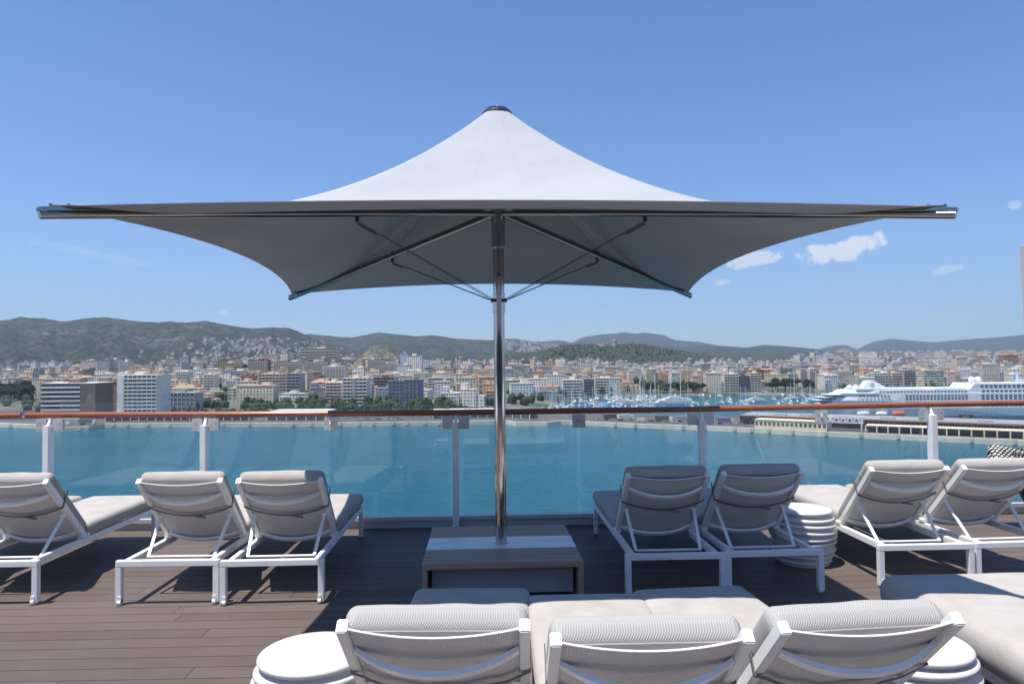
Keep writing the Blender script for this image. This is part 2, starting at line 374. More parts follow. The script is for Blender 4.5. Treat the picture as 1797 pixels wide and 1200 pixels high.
MT = dict(dchrome=plain('reflection_dark_steel',(.34,.32,.30),.10,1.0,var=.3),metal=m_metal_white(), cushion=m_cushion(), weave=m_cushion(True), sling=m_sling(), deck=m_deck(), wood=m_wood(),  # dchrome: polished steel with the dark deck's reflection put into its colour
    legwood=m_wood('table_side_wood',along=2), wpanel=m_white_panel(), chrome=m_chrome(), steel=m_steel(), teak=m_varnish(), glass=m_glass(),
    ctop=m_canopy(True), cbot=m_canopy(False), water=m_water(), ground=m_ground(), concrete=m_concrete('quay_concrete',(.80,.71,.57)),
    asphalt=m_concrete('harbour_asphalt',(.13,.125,.12)), kerb=plain('kerb_grey_paint',(.52,.53,.55),.4,var=.2),
    strap=plain('taupe_strap',(.17,.15,.13),.8), rubber=plain('dark_rubber',(.03,.03,.03),.6), ceramic=plain('white_glazed_ceramic',(.60,.585,.56),.35,var=.1),
    apron=plain('grey_table_apron',(.30,.30,.30),.5), galv=plain('galvanised_steel',(.32,.33,.34),.5), black=plain('black_fitting',(.03,.03,.03),.4), cable=plain('steel_cable',(.09,.085,.08),.35,.8),
    punched=m_facade('facade_punched_windows','punched'), bands=m_facade('facade_window_bands','bands'), dense=m_facade('facade_dense_windows','dense'), loggia=m_facade('facade_loggias','loggia'),
    paint=m_objcol('painted_render'), roofc=m_objcol('roof_surface'), bglass=plain('building_glass',(.085,.10,.12),.15,var=.3,nscale=.3),
    boatwhite=plain('boat_gelcoat',(.72,.70,.66),.4,var=.2,nscale=.2), shipwhite=plain('ship_white_paint',(.78,.78,.79),.35,var=.1,nscale=.1), shipgrey=plain('ship_grey_boot',(.36,.36,.36),.5), shipblue=plain('ship_light_blue',(.42,.55,.74),.35),
    bark=plain('tree_bark',(.12,.09,.06),.9), leafp=m_leaf('pine_foliage',(.014,.024,.011),(.048,.062,.032)), leafg=m_leaf('green_foliage',(.045,.075,.022),(.14,.18,.065)),
    palm=m_leaf('palm_fronds',(.03,.055,.02),(.09,.12,.05)),
    hillA=m_hill('hill_near_slopes'), hillB=m_hill('hill_mid_slopes',rk=.66), hillC=m_hill('hill_far_slopes',(.05,.06,.045),(.09,.09,.075),(.2,.19,.17),.7),
    hillF=m_hill('hill_pine_ground',(.035,.05,.022),(.08,.08,.045),rk=.75), quarry=m_hill('hill_quarry_rock',(.10,.10,.06),(.26,.225,.165),(.36,.315,.25),.56,4),
    stone=plain('castle_sandstone',(.62,.44,.30),.9,var=.3,nscale=.1), orange=plain('lifeboat_orange',(.62,.14,.05),.4), redroof=plain('terminal_red_roof',(.50,.20,.15),.7,var=.3,nscale=.2),
    cream=plain('cream_render',(.80,.66,.44),.8,var=.3,nscale=.3), truck=m_objcol('vehicle_paint',.4), tyre=plain('tyre',(.02,.02,.02),.8))

# ------------------------------------------------------------------ deck and ship side
WZ = EYE-42.0            # water level
mb=MB(); mb.box(-14,16,-9,7.62,-.12,0); d=mb.build('deck',MT['deck']); tag(d,kind='structure')
mb=MB(); mb.box(-60,60,-9,7.60,-3.2,-.13); mb.box(-60,60,-9,7.1,WZ-2,-3.21)
hull=mb.build('ship_hull',MT['shipwhite']); tag(hull,kind='structure')

# the ship behind the photographer (seen only as reflections; added, tall and pale to bounce fill light)
mb=MB(); mb.box(-30,30,-12,-9.01,-.1,5.2); 
for i in range(30): mb.box(-29+i*2,-27.3+i*2,-9.009,-8.96,.4,2.5,1)
tag(mb.build('ship_superstructure',[plain('deckhouse_paint',(.80,.79,.77),.5),plain('deckhouse_glass',(.02,.025,.03),.1)]),kind='structure')

# ------------------------------------------------------------------ soft shapes
def cushion_mesh(mb, sx, sy, sz, r, T, nx=18, ny=26, nz=6, crown=.015, wob=.004, seed=0, mi=0):
    def ax(n,h):
        k=[-h,-h+r*.12,-h+r*.35,-h+r*.7,-h+r]; m=[-h+r+(2*h-2*r)*i/n for i in range(1,n)]
        return k+m+[-x for x in k[::-1]]
    hx,hy,hz=sx/2,sy/2,sz/2
    X,Y=ax(nx,hx),ax(ny,hy); Z=[-hz,-hz*.75,-hz*.35,0,hz*.35,hz*.75,hz]
    rz=min(r,hz)
    def mp(x,y,z):
        qx=max(-hx+r,min(hx-r,x)); qy=max(-hy+r,min(hy-r,y)); qz=max(-hz+rz,min(hz-rz,z))
        d=Vector((x-qx,y-qy,z-qz))
        if d.length>1e-9:
            dn=d.normalized(); p=Vector((qx+dn.x*r,qy+dn.y*r,qz+dn.z*rz))
        else: p=Vector((x,y,z))
        e=max(0,1-(p.x/hx)**4)*max(0,1-(p.y/hy)**4)
        w=noise.noise(Vector((p.x*3+seed*7.3,p.y*3,seed)))*wob*2+noise.noise(Vector((p.x*9+seed,p.y*9,seed*3)))*wob
        p.z += (crown*e+w*e)*(1 if z>0 else -.4 if z<0 else 0)
        return T@p
    for z,fl in ((hz,0),(-hz,1)):
        rows=[[mp(x,y,z) for x in X] for y in Y]
        if fl: rows=rows[::-1]
        mb.grid(rows,mi)
    per=[(x,-hy) for x in X]+[(hx,y) for y in Y[1:]]+[(x,hy) for x in X[::-1][1:]]+[(-hx,y) for y in Y[::-1][1:-1]]
    mb.grid([[mp(x,y,z) for x,y in per] for z in Z],mi,True)

# ------------------------------------------------------------------ sun lounger
LW,LL,LZ,LDH,LB,LLEAN,LWB,LWR=.712,1.838,.305,.685,.723,.766,.617,.63
UB=Vector((0,-sin(LLEAN),cos(LLEAN))); NB=Vector((0,-cos(LLEAN),-sin(LLEAN)))   # along the back, out of its rear
def backT(t, off, x=0):           # point t metres up the backrest, off metres towards the sitter
    return Vector((x,LDH,LZ))+UB*t-NB*off
def make_lounger(weave):
    R=empty('sun_lounger')
    bv=.004
    m=MB()
    m.box(-LW/2,LW/2,0,.042,LZ-.042,LZ)
    for s in (-1,1):
        xo=s*(LWR/2); m.box(min(xo,xo-s*.036),max(xo,xo-s*.036),.0422,LL-.0362,LZ-.048,LZ-.001)
    m.box(-LWR/2,LWR/2,LL-.036,LL,LZ-.048,LZ-.001)
    m.box(-LWR/2+.0365,LWR/2-.0365,1.20,1.23,LZ-.045,LZ-.012)
    m.build('frame',MT['metal'],R,bevel=bv)
    for s in (-1,1):
        m=MB(); xo=s*LW/2; m.box(min(xo,xo-s*.042),max(xo,xo-s*.042),.0003,.0417,.012,LZ-.0425)
        lg=m.build('leg',MT['metal'],R,bevel=bv)
        m=MB(); m.box(xo-s*.031-.012,xo-s*.031+.012,-.006,-.0002,.028,.062)
        rows=[]
        for k in range(15):
            a=2*pi*k/14
        m.tube([(xo-s*.031-.011,.006,.020),(xo-s*.031+.011,.006,.020)],.020,12)
        m.build('caster',MT['metal'],lg)
        m=MB(); xo=s*LWR/2; m.box(min(xo,xo-s*.036),max(xo,xo-s*.036),LL-.036,LL,.010,LZ-.0485)
        f=m.build('leg',MT['metal'],R,bevel=bv)
        m=MB(); m.box(min(xo,xo-s*.036)+.002,max(xo,xo-s*.036)-.002,LL-.034,LL-.002,0,.0098); m.build('foot_pad',MT['rubber'],f)
    # back frame: two posts
    for s in (-1,1):
        m=MB(); a=backT(-.005,0,s*(LWB/2-.0175)); b=backT(LB,0,s*(LWB/2-.0175))
        m.bar(a,b,.035,.045,up=NB); bp=m.build('back_post',MT['metal'],R,bevel=bv)
        m=MB(); m.box(s*(LWB/2-.0175)-.028,s*(LWB/2-.0175)+.028,LDH-.045,LDH+.03,LZ-.0005,LZ+.028); m.build('hinge',MT['metal'],bp,bevel=bv)
    hx=LWB/2-.036
    for t,bow,w in ((LB*.80,.085,.030),(LB*.115,.070,.028)):
        m=MB(); rows=[]
        for i in range(25):
            x=-hx+2*hx*i/24; k=1-(abs(x)/hx)**2.2; k=k*k*(3-2*k) if False else k
            p=backT(t,-.012-bow*k,x)
            a=UB*w/2; b=NB*.009
            rows.append([p-a-b,p+a-b,p+a+b,p-a+b])
        m.grid(rows,0,True); m.build('crossbar',MT['metal'],R)
    # mesh sling
    m=MB(); rows=[];rows2=[]
    for j in range(13):
        t=LB*(.02+.965*j/12); r=[];r2=[]
        for i in range(21):
            x=-hx+2*hx*i/20; k=1-(abs(x)/hx)**2
            off=-.006-.050*k*(1-.35*j/12)+.006*noise.noise(Vector((x*4,t*4,3)))
            r.append(backT(t,off,x)); r2.append(backT(t,off+.003,x))
        rows.append(r[::-1]); rows2.append(r2)
    m.grid(rows); m.grid(rows2); m.grid([rows[-1][::-1],rows2[-1]])
    m.build('sling',MT['sling'],R,smooth=True)
    # upper hem of the sling, a pale cord between the post tops
    m=MB(); m.tube([backT(LB*.985,-.008-.030*(1-(abs(x)/hx)**2),x) for x in [-hx+2*hx*i/12 for i in range(13)]],.004,6); m.build('hem',MT['metal'],R)
    # props and base bar
    for s in (-1,1):
        m=MB(); p=backT(.31,-.014,s*(hx-.012)); q=Vector((s*(hx-.036),.225,LZ-.030))
        m.bar(p,q,.010,.022,up=(1,0,0)); m.box(p.x-.02,p.x+.02,p.y-.012,p.y+.012,p.z-.008,p.z+.012)
        m.build('strut',MT['metal'],R)
    m=MB(); m.tube([(-hx+.03,.215,LZ-.030),(hx-.03,.215,LZ-.030)],.009,8); m.build('prop_bar',MT['metal'],R)
    # strap round the back
    m=MB(); rows=[]
    pts=[]
    for i in range(17):
        x=-LWB/2+LWB*i/16; k=1-(abs(x)/(LWB/2))**2; pts.append(backT(LB*.60-.045*k+(.008*sin(i*1.7) if weave else 0),-.027-.045*k,x))
    for p in pts: rows.append([p-UB*.010,p+UB*.010,p+UB*.010-NB*.002,p-UB*.010-NB*.002])
    m.grid(rows,0,True)
    for s in (-1,1):
        a=backT(LB*.60,-.027,s*(LWB/2+.001)); b=backT(LB*.66,.10,s*(LWB/2+.001)); m.bar(a,b,.003,.02,up=UB)
    p=pts[9]; m.bar(p+NB*.004,p+NB*.006+Vector((.085,0,-.012)),.006,.016)
    m.build('strap',MT['strap'],R)
    # cushions
    def TT(o,xa,ya,za):
        T=Matrix((xa,ya,za)).transposed().to_4x4(); T.translation=o; return T
    X=Vector((1,0,0))
    m=MB(); sl=LL-LDH+.03; cushion_mesh(m,LWR+.01,sl,.105,.045,TT(Vector((0,LDH+.015+sl/2,LZ+.056)),X,Vector((0,1,0)),Vector((0,0,1))),seed=1,crown=.012,wob=.006)
    m.build('seat_cushion',MT['cushion'],R,smooth=True,merge=True)
    bl=LB-.09; m=MB(); cushion_mesh(m,LWB-.012 if not weave else LWB-.02,bl,.092,.040,TT(backT(.03+bl/2,.053),X,UB,-NB),seed=2,crown=.012,wob=.006)
    m.build('back_cushion',MT['cushion'],R,smooth=True,merge=True)
    hl=.20 if not weave else .26
    m=MB(); cushion_mesh(m,LWB-.004 if not weave else LWB-.006,hl,.098 if not weave else .104,.042,TT(backT((LB-.005 if not weave else LB-.052)-hl/2,.053 if not weave else .057),X,UB,-NB),seed=3,crown=.008,wob=.005,ny=10)
    hc=m.build('headrest_cushion',MT['weave' if weave else 'cushion'],R,smooth=True,merge=True)
    if weave:
        m=MB(); m.tube([backT(LB-.055,.006,x) for x in [-.27+.54*i/8 for i in range(9)]],.0025,6); m.build('piping',MT['cushion'],hc)
    return R
lp=make_lounger(False); lw=make_lounger(True)
GL='sun loungers facing the rail'
SP=[(lp,-4.40,4.98,1.5,'white framed sun lounger at the extreme left, mostly cut off, only its foot cushion visible'),
 (lp,-3.676,4.966,1.49,'sunlit white sun lounger with beige cushion, cut by the left edge of the photo'),
 (lp,-2.407,4.952,.93,'fully sunlit white sun lounger, left one of the touching pair left of the parasol pole'),
 (lp,-1.674,4.935,2.28,'white sun lounger with one corner of its cushion shaded, nearest the pole on the left'),
 (lp,1.132,4.995,1.69,'white sun lounger fully in the parasol shade, nearest the pole on the right'),
 (lp,1.848,5.053,3.17,'shaded white sun lounger with one sunlit cushion corner, beside the ribbed white stool'),
 (lp,2.993,5.176,2.38,'sunlit white sun lounger just right of the ribbed white stool by the rail'),
 (lp,3.722,5.228,3.98,'sunlit white sun lounger furthest right, in front of the black and white woven armchair'),
 (lw,-.263,2.091,-.94,'foreground sun lounger with woven white headrest, left of three, beside a round white stool'),
 (lw,.418,1.975,1.27,'foreground sun lounger with woven white headrest, middle of the nearest three'),
 (lw,1.149,2.078,6.16,'foreground sun lounger with woven white headrest and knotted strap, right of the nearest three')]
used=set()
for src,x,y,a,lab in SP:
    o=src if src not in used else copy_tree(src)
    used.add(src); o.location=(x,y,0); o.rotation_euler=(0,0,radians(a)); tag(o,lab,'sun lounger',GL)

# ------------------------------------------------------------------ ribbed stools
def stool(x,y,label,seed,rb=.205,rm=.262,h=.44):
    r_=random.Random(seed); m=MB(); N=9; n=48
    rows=[]
    def ring(rad,z,tx,ty):
        return [Vector((rad*cos(2*pi*k/n),rad*sin(2*pi*k/n),z+tx*cos(2*pi*k/n)+ty*sin(2*pi*k/n))) for k in range(n)]
    rows.append(ring(rb*.98,0,0,0)); rows.append(ring(rb,.004,0,0))
    for i in range(N):
        z0=h*i/N; z1=h*(i+1)/N; zc=(z0+z1)/2/h
        R=rb+(rm-rb)*sin(pi*min(1,zc*1.02))**.8 if zc<.6 else rm-(rm-.222)*((zc-.6)/.4)**1.6
        tx=r_.uniform(-.010,.010)*(0 if i==N-1 else 1); ty=r_.uniform(-.010,.010)*(0 if i==N-1 else 1)
        for dr,dz in ((-.026,.004),(-.020,.013),(-.004,.021),(.0,.028),(-.001,.034),(-.008,.040),(-.022,.0445)):
            rows.append(ring(R+dr,z0+dz*(h/N)/.0467,tx,ty))
    for q in (.19,.1,.03): rows.append(ring(q,h+.001,0,0))
    m.grid(rows,0,True); m.face(rows[-1]); m.face(rows[0][::-1])
    o=m.build('ribbed_stool',MT['ceramic'],smooth=True); o.location=(x,y,0); o.rotation_euler=(0,0,seed)
    tag(o,label,'stool','ribbed ceramic drum stools')
stool(2.37,5.86,'white ribbed drum stool between two lounger pairs near the rail',3)
stool(-.86,3.06,'big white ribbed stool at the bottom edge, left of the foreground loungers',5)
stool(1.72,3.10,'white ribbed stool behind the right foreground lounger, beside the large daybed',8)

# ------------------------------------------------------------------ daybed on the right
D=empty('daybed',(3.05,3.13,0),radians(1.5)); tag(D,'wide low daybed with a thick beige mattress and shadow tip, at the lower right','daybed')
m=MB(); T=Matrix.Translation((0,0,.36)); cushion_mesh(m,2.0,1.86,.19,.085,T,nx=30,ny=30,seed=5,crown=.008,wob=.006); m.build('mattress',MT['cushion'],D,smooth=True,merge=True)
m=MB()
m.box(-.90,.90,-.86,-.82,.19,.245); m.box(-.90,.90,.82,.86,.19,.245); m.box(-.90,-.86,-.8195,.8195,.19,.245); m.box(.86,.90,-.8195,.8195,.19,.245); m.build('frame',MT['metal'],D,bevel=.004)
for sx in (-1,1):
    for sy in (-1,1):
        m=MB(); m.cbox((sx*.88,sy*.84,.0945),.04,.04,.189); m.build('leg',MT['metal'],D)

# ------------------------------------------------------------------ table at the foot of the pole
TA=empty('low_table',(-.097,5.254,0),radians(2.5)); tag(TA,'low square brown slatted table with a white strip, around the parasol pole','table')
tw,td,th=1.072,1.056,.33
m=MB(); m.box(-tw/2,tw/2,-td/2,-.170,th-.038,th); m.box(-tw/2,tw/2,.170,td/2,th-.038,th); m.build('table_top',MT['wood'],TA,bevel=.002)
m=MB(); m.box(-tw/2+.001,tw/2-.001,-.169,.169,th-.036,th+.001); m.build('white_inlay',MT['wpanel'],TA)
for s in (-1,1):
    m=MB(); xo=s*tw/2; m.box(min(xo,xo-s*.036),max(xo,xo-s*.036),-td/2,td/2,0,th-.0385); m.build('side_panel',MT['legwood'],TA,bevel=.002)
for ya,yb in ((-td/2+.10,-td/2+.12),(td/2-.12,td/2-.10)):
    m=MB(); m.box(-tw/2+.06,tw/2-.06,ya,yb,.10,th-.0385); m.build('apron',MT['apron'],TA)

# ------------------------------------------------------------------ parasol
UX,UY,UR=-.094,5.245,.0477
P=empty('parasol',(UX,UY,0),UR); tag(P,'huge square light grey parasol on a polished steel pole over the table','parasol')
S2=4.1425/2; ZT=2.319
m=MB(); m.lathe([(.041,th+.003),(.041,2.0),(.041,2.62)],32); mast=m.build('mast',MT['chrome'],P,smooth=False)
for p_ in mast.data.polygons: p_.use_smooth = len(p_.vertices)==4
m=MB(); m.lathe([(.052,th+.002),(.052,th+.008)],32); m.build('base_flange',MT['chrome'],mast)
m=MB(); m.lathe([(.046,2.02),(.0465,2.022),(.0465,2.16),(.046,2.162)],32); c1=m.build('collar',MT['chrome'],mast)
m=MB(); m.lathe([(.050,2.50),(.051,2.502),(.051,2.80),(.046,2.82)],32); m.build('hub',MT['chrome'],P)
m=MB(); m.lathe([(.038,2.80),(.038,3.46)],24); m.build('upper_mast',MT['chrome'],P)
HUBZ=2.75; TIPR=S2*sqrt(2)
for q in range(4):
    a=pi/4+q*pi/2; ca,sa=cos(a),sin(a); nrm=Vector((-sa,ca,0))
    A=Vector((ca*.05,sa*.05,HUBZ)); B=Vector((ca*(TIPR-.005),sa*(TIPR-.005),ZT+.0))
    m=MB(); m.tube([A,B],.019,14,rx=.022); up=(B-A).normalized()
    arm=m.build('arm',MT['dchrome'],P)
    for p_ in arm.data.polygons: p_.use_smooth=len(p_.vertices)==4
    q2=up.cross(nrm); q2=q2 if q2.z>0 else -q2
    m=MB(); m.bar(A+up*.1+q2*.028,B-up*.01+q2*.028,.022,.016,up=q2); m.build('keder_track',MT['dchrome'],arm)
    m=MB(); m.bar(B-up*.16+q2*.036,B+up*.004+q2*.030,.036,.007,up=q2); m.bar(B-up*.03+q2*.010,B+up*.004+q2*.026,.030,.012,up=q2)
    for dd in (.05,.12):
        c=B-up*dd+q2*.039; m.tube([c,c+q2*.006],.006,8); m.tube([c+q2*.006,c+q2*.010],.008,8)
    m.build('end_bracket',MT['dchrome'],arm)
    # clamp and cables
    K=A+(B-A)*.42
    m=MB(); m.cbox(K-Vector((0,0,.032)),.022,.022,.030); m.cbox(K+Vector((0,0,.032)),.02,.02,.03); m.build('clamp',MT['black'],arm)
    for s in (-1,1):
        m=MB(); base=Vector((ca*.055,sa*.055,2.11))+nrm*s*.012; m.tube([base,K-Vector((0,0,.045))+nrm*s*.008],.0024,6)
        if s==1:
            e=K-Vector((0,0,.06)); m.tube([e,e+(base-e)*.12],.006,8)
        m.build('cable',MT['cable'],P)
    m=MB(); m.tube([K+Vector((0,0,.05)),Vector((ca*.08,sa*.08,3.30))],.0018,6); m.build('cable',MT['cable'],P)
    m=MB(); m.cbox((ca*.060,sa*.060,2.11),.03,.03,.022); m.build('cable_lug',MT['black'],P)
m=MB(); m.tube([(.0,-.046,2.30),(.0,-.060,2.30)],.012,8); m.tube([(0,-.052,2.28),(0,-.052,2.60)],.003,6); m.build('winch_line',MT['cable'],P)
# canopy
def canopy_edge(a):
    k=(a-pi/4)/(pi/2); q=math.floor(k); f=k-q                        # f runs along one side
    p0=Vector((cos(pi/4+q*pi/2),sin(pi/4+q*pi/2),0))*TIPR*.985; p1=Vector((cos(pi/4+(q+1)*pi/2),sin(pi/4+(q+1)*pi/2),0))*TIPR*.985
    # angle -> position along chord
    al=a-(pi/4+q*pi/2+pi/4); u=.5+.5*math.tan(al)/math.tan(pi/4); u=min(1,max(0,u))
    sag=4*u*(1-u); p=p0.lerp(p1,u); mid=(p0+p1).normalized()
    p-=mid*.20*sag; p.z=ZT+.042+.075*sag
    return p,sag
def canopy_grid(dz):
    NA,NR_=192,40; rows=[]
    for i in range(NR_+1):
        s=i/NR_; r=[]
        for k in range(NA):
            a=pi/4+2*pi*k/NA; e,sag=canopy_edge(a); Re=hypot(e.x,e.y)
            rad=.10+(Re-.10)*s; g=(1-s)**1.95
            dia=1-sag; z=e.z+(3.50-e.z)*(g*(1)+0.0)
            zarm=HUBZ+(ZT-HUBZ)*(rad/TIPR)+.042
            z=z+(0)*dia
            z=max(z,zarm if sag<.03 else z)
            z+=-.02*sin(pi*s)*sag
            a2=atan2(e.y,e.x); r.append(Vector((rad*cos(a2),rad*sin(a2),z+dz)))
        rows.append(r)
    return rows
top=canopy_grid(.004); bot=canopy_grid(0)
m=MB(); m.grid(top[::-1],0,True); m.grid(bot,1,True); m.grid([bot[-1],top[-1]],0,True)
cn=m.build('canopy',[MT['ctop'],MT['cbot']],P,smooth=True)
m=MB(); m.lathe([(.108,3.490),(.112,3.500),(.108,3.512)],32); m.build('black_ring',MT['black'],P)
m=MB(); m.lathe([(.104,3.513),(.085,3.538),(.05,3.552),(.012,3.558),(.008,3.575)],28); m.build('cap',MT['dchrome'],P,smooth=True)

# ------------------------------------------------------------------ glass railing
RA=empty('glass_railing',(0,7.3,0)); tag(RA,'clear glass ship railing with varnished wooden handrail and white posts','railing')
def R_(o): o.matrix_parent_inverse=RA.matrix_basis.inverted(); return o
HZ=1.165
hp=[(-160,728),(0,727),(91,726),(363,725),(582,723.5),(800,721.5),(1015,718.5),(1228,715.5),(1438,711.5),(1630,707.5),(1797,704.5),(1960,701)]
HP=[]
for px,py in hp:
    p=at_z(px,py,HZ)
    # gently straightened run so the rail stays a smooth curve seen from above
    yy=7.12+.11*max(0,(px-300)/600)**1.1
    w=.35; p=at_y(px,py,w*min(p.y,8.0)+(1-w)*yy); HP.append(p)
def rail_at(px):
    for i in range(len(hp)-1):
        if hp[i][0]<=px<=hp[i+1][0]:
            f=(px-hp[i][0])/(hp[i+1][0]-hp[i][0]); return HP[i].lerp(HP[i+1],f)
def spline(P,n=8):
    out=[]
    for i in range(len(P)-1):
        a=P[max(i-1,0)];b=P[i];c=P[i+1];d=P[min(i+2,len(P)-1)]
        for k in range(n):
            t=k/n; out.append(.5*((2*b)+(c-a)*t+(2*a-5*b+4*c-d)*t*t+(3*b-a-3*c+d)*t**3))
    return out+[P[-1]]
curve=spline(HP)
cut=min(range(len(curve)),key=lambda i:abs(curve[i].x-at_z(60,726.5,HZ).x))
for seg in (curve[:cut],curve[cut:]):
    m=MB(); m.tube([p-Vector((0,0,.012)) for p in seg],.030,16,rx=.036); o=R_(m.build('handrail',MT['teak'],RA,smooth=False))
    for p_ in o.data.polygons: p_.use_smooth=len(p_.vertices)==4
a=curve[cut-1]-Vector((0,0,.012)); b=curve[cut]-Vector((0,0,.012)); m=MB(); m.tube([a,b],.022,12); R_(m.build('rail_joint',MT['chrome'],RA))
posts=[91,363,800,1228,1630]; clips=[582,1015,1438]
allx=sorted(posts+clips+[-150,1850])
base={}
for px in allx:
    t=rail_at(px); base[px]=Vector((t.x,t.y,0))
for px in posts:
    b=base[px]; hz=rail_at(px).z
    m=MB(); m.box(b.x-.029,b.x+.029,b.y-.10,b.y-.0,0.0,hz-.115)
    m.bar((b.x,b.y-.052,hz-.15),(b.x,b.y+.0,hz-.045),.028,.05,up=(1,0,0)) if False else None
    m.bar((b.x,b.y-.05,hz-.13),(b.x,b.y,hz-.042),.026,.045)
    m.box(b.x-.02,b.x+.02,b.y-.035,b.y+.035,hz-.052,hz-.043)
    m.box(b.x-.05,b.x+.05,b.y-.115,b.y+.02,0,.010)
    po=R_(m.build('post',MT['metal'],RA,bevel=.003))
    for s in (-1,1):
        m=MB(); x0=b.x+s*.031; x1=b.x+s*.135; m.box(min(x0,x1),max(x0,x1),b.y-.040,b.y-.026,hz-.175,hz-.048)
        m.box(min(x0,x1)+.05,max(x0,x1)-.0,b.y-.026,b.y+.0,hz-.160,hz-.062) 
        for zz in (-.14,-.08):
            m.tube([(x0+s*.07,b.y-.040,hz+zz),(x0+s*.07,b.y-.046,hz+zz)],.007,8)
        br=m.build('glass_bracket',MT['steel'],po,bevel=.002); br.matrix_parent_inverse=Matrix.Identity(4)
for px in clips:
    b=base[px]; hz=rail_at(px).z
    m=MB(); m.box(b.x-.066,b.x+.066,b.y-.042,b.y-.028,hz-.180,hz-.046)
    for sx in (-1,1):
        for zz in (-.155,-.075): m.tube([(b.x+sx*.035,b.y-.042,hz+zz),(b.x+sx*.035,b.y-.047,hz+zz)],.008,8)
    m.bar((b.x,b.y-.048,hz-.12),(b.x,b.y-.01,hz-.04),.02,.03)
    R_(m.build('glass_clip',MT['steel'],RA,bevel=.002))
prev=None
for i in range(len(allx)-1):
    A=base[allx[i]]; B=base[allx[i+1]]; za=rail_at(allx[i]).z; zb=rail_at(allx[i+1]).z
    u=(B-A).normalized(); ga=.075 if allx[i] in posts else .020; gb=.075 if allx[i+1] in posts else .020
    n=Vector((-u.y,u.x,0)); off=n*.012
    a=A+u*ga+off; b=B-u*gb+off
    m=MB(); T=Matrix((u,n,Vector((0,0,1)))).transposed().to_4x4(); T.translation=a
    Lg=(b-a).length; m.box(0,Lg,-.006,.006,.115,(za+zb)/2+.20,0,T)
    R_(m.build('glass_panel',MT['glass'],RA))
    m=MB(); T2=T.copy(); T2.translation=A; L2=(B-A).length
    m.box(.0,L2-.0005,-.03,.09,.075,.114,0,T2); m.box(0,L2-.0005,.0,.07,-.002,.0745,0,T2)
    R_(m.build('kerb_beam',MT['kerb'],RA))

# ------------------------------------------------------------------ woven armchair and white upright at right
AC=empty('woven_armchair',(5.22,6.75,0),radians(15)); tag(AC,'black and white woven tub armchair behind the last lounger at the right edge','armchair')
def m_weave():
    t=NT('black_white_wicker'); o=t.uv(); s=t.sep(o)
    a=t.math('SINE',t.math('MULTIPLY',s[0],2*pi/.050)); b=t.math('SINE',t.math('MULTIPLY',s[1],2*pi/.050)); w=t.math('MULTIPLY',a,b)
    n=t.noise(40,3,t.obj()); k=t.math('ADD',w,t.math('MULTIPLY_ADD',n,1.2,-.6))
    return t.pbr(t.ramp(k,[(.18,(.012,.012,.012)),(.26,(.70,.69,.66))]),.6,normal=t.bump(k,.5,.006))
MT['wick']=m_weave()
m=MB()
def shell(rt,rb_,z0,z1,n=36,a0=0,a1=2*pi,thick=.03):
    for k,(q,fl) in enumerate(((0,False),(thick,True))):
        rows=[];uv=[]
        for i in range(9):
            z=z0+(z1-z0)*i/8; R=rb_+(rt-rb_)*(i/8)**.7-q
            rows.append([Vector((R*cos(a0+(a1-a0)*j/n),R*sin(a0+(a1-a0)*j/n),z)) for j in range(n+1)]); uv.append([(R*(a1-a0)*j/n,z) for j in range(n+1)])
        m.grid(rows if not fl else [r for r in rows],0,False,uv)
shell(.40,.30,.20,.62); shell(.42,.40,.62,.74,a0=radians(20),a1=radians(200))
m.build('shell',MT['wick'],AC,smooth=True)
m=MB(); m.lathe([(.30,.20),(.36,.34),(.37,.40),(.30,.44),(.05,.45)],28); m.build('seat',MT['wick'],AC,smooth=True)
for k in range(4):
    a=pi/4+k*pi/2; m=MB(); m.tube([(.27*cos(a),.27*sin(a),.19),(.33*cos(a),.33*sin(a),.0)],[.018,.013],8); m.build('leg',MT['steel'],AC)
cu=MB(); T=Matrix.Translation((4.83,6.90,.585))@Matrix.Rotation(radians(14),4,'Y')@Matrix.Rotation(radians(60),4,'X'); cushion_mesh(cu,.42,.40,.13,.06,T,nx=10,ny=10,seed=9,crown=.02)
o=cu.build('scatter_cushion',MT['wick'],smooth=True,merge=True)
uvl=o.data.uv_layers[0] if o.data.uv_layers else o.data.uv_layers.new()
for lp_ in o.data.loops: 
    v=o.data.vertices[lp_.vertex_index].co; uvl.data[lp_.index].uv=(v.x,v.y+v.z)
tag(o,'black and white patterned cushion leaning on the armchair back, above the last lounger','cushion')
m=MB(); p0=at_y(1797,640,6.4); p1=at_y(1785.5,430,6.4)
T=Matrix.Translation((p0.x,6.4,0))
lean=(p1.x-p0.x)/(p1.z-p0.z)
rows=[]
for z in [0,.5,1.0,1.7,2.2,p1.z-.03,p1.z-.005,p1.z]:
    w0=lean*(z-p0.z)+(.012 if z==p1.z else 0)
    rows.append([Vector((w0,0,z)),Vector((w0+.34,-.02,z)),Vector((w0+.42,.16,z)),Vector((w0+.13,.16,z))])
for r in rows: 
    for v in r: v.x+=p0.x+.015; v.y+=6.4
m.grid(rows,0,True); m.face(rows[-1]); m.face(rows[0][::-1])
o=m.build('wind_screen',plain('white_canvas',(.68,.68,.68),.8),bevel=.01); tag(o,'tall white canvas covered upright at the extreme right edge above the rail','screen')

# ================================================================== THE BAY, THE CITY AND THE HILLS
WAT = EYE-42.0
def hY(px,py,Y): return at_y(px,py,Y).z              # height of a sight line at depth Y
def smooth(t): t=max(0,min(1,t)); return t*t*(3-2*t)
def lerpl(pts,x):
    if x<=pts[0][0]: return pts[0][1]
    for (a,b),(c,d) in zip(pts,pts[1:]):
        if x<=c: return b+(d-b)*(x-a)/(c-a)
    return pts[-1][1]
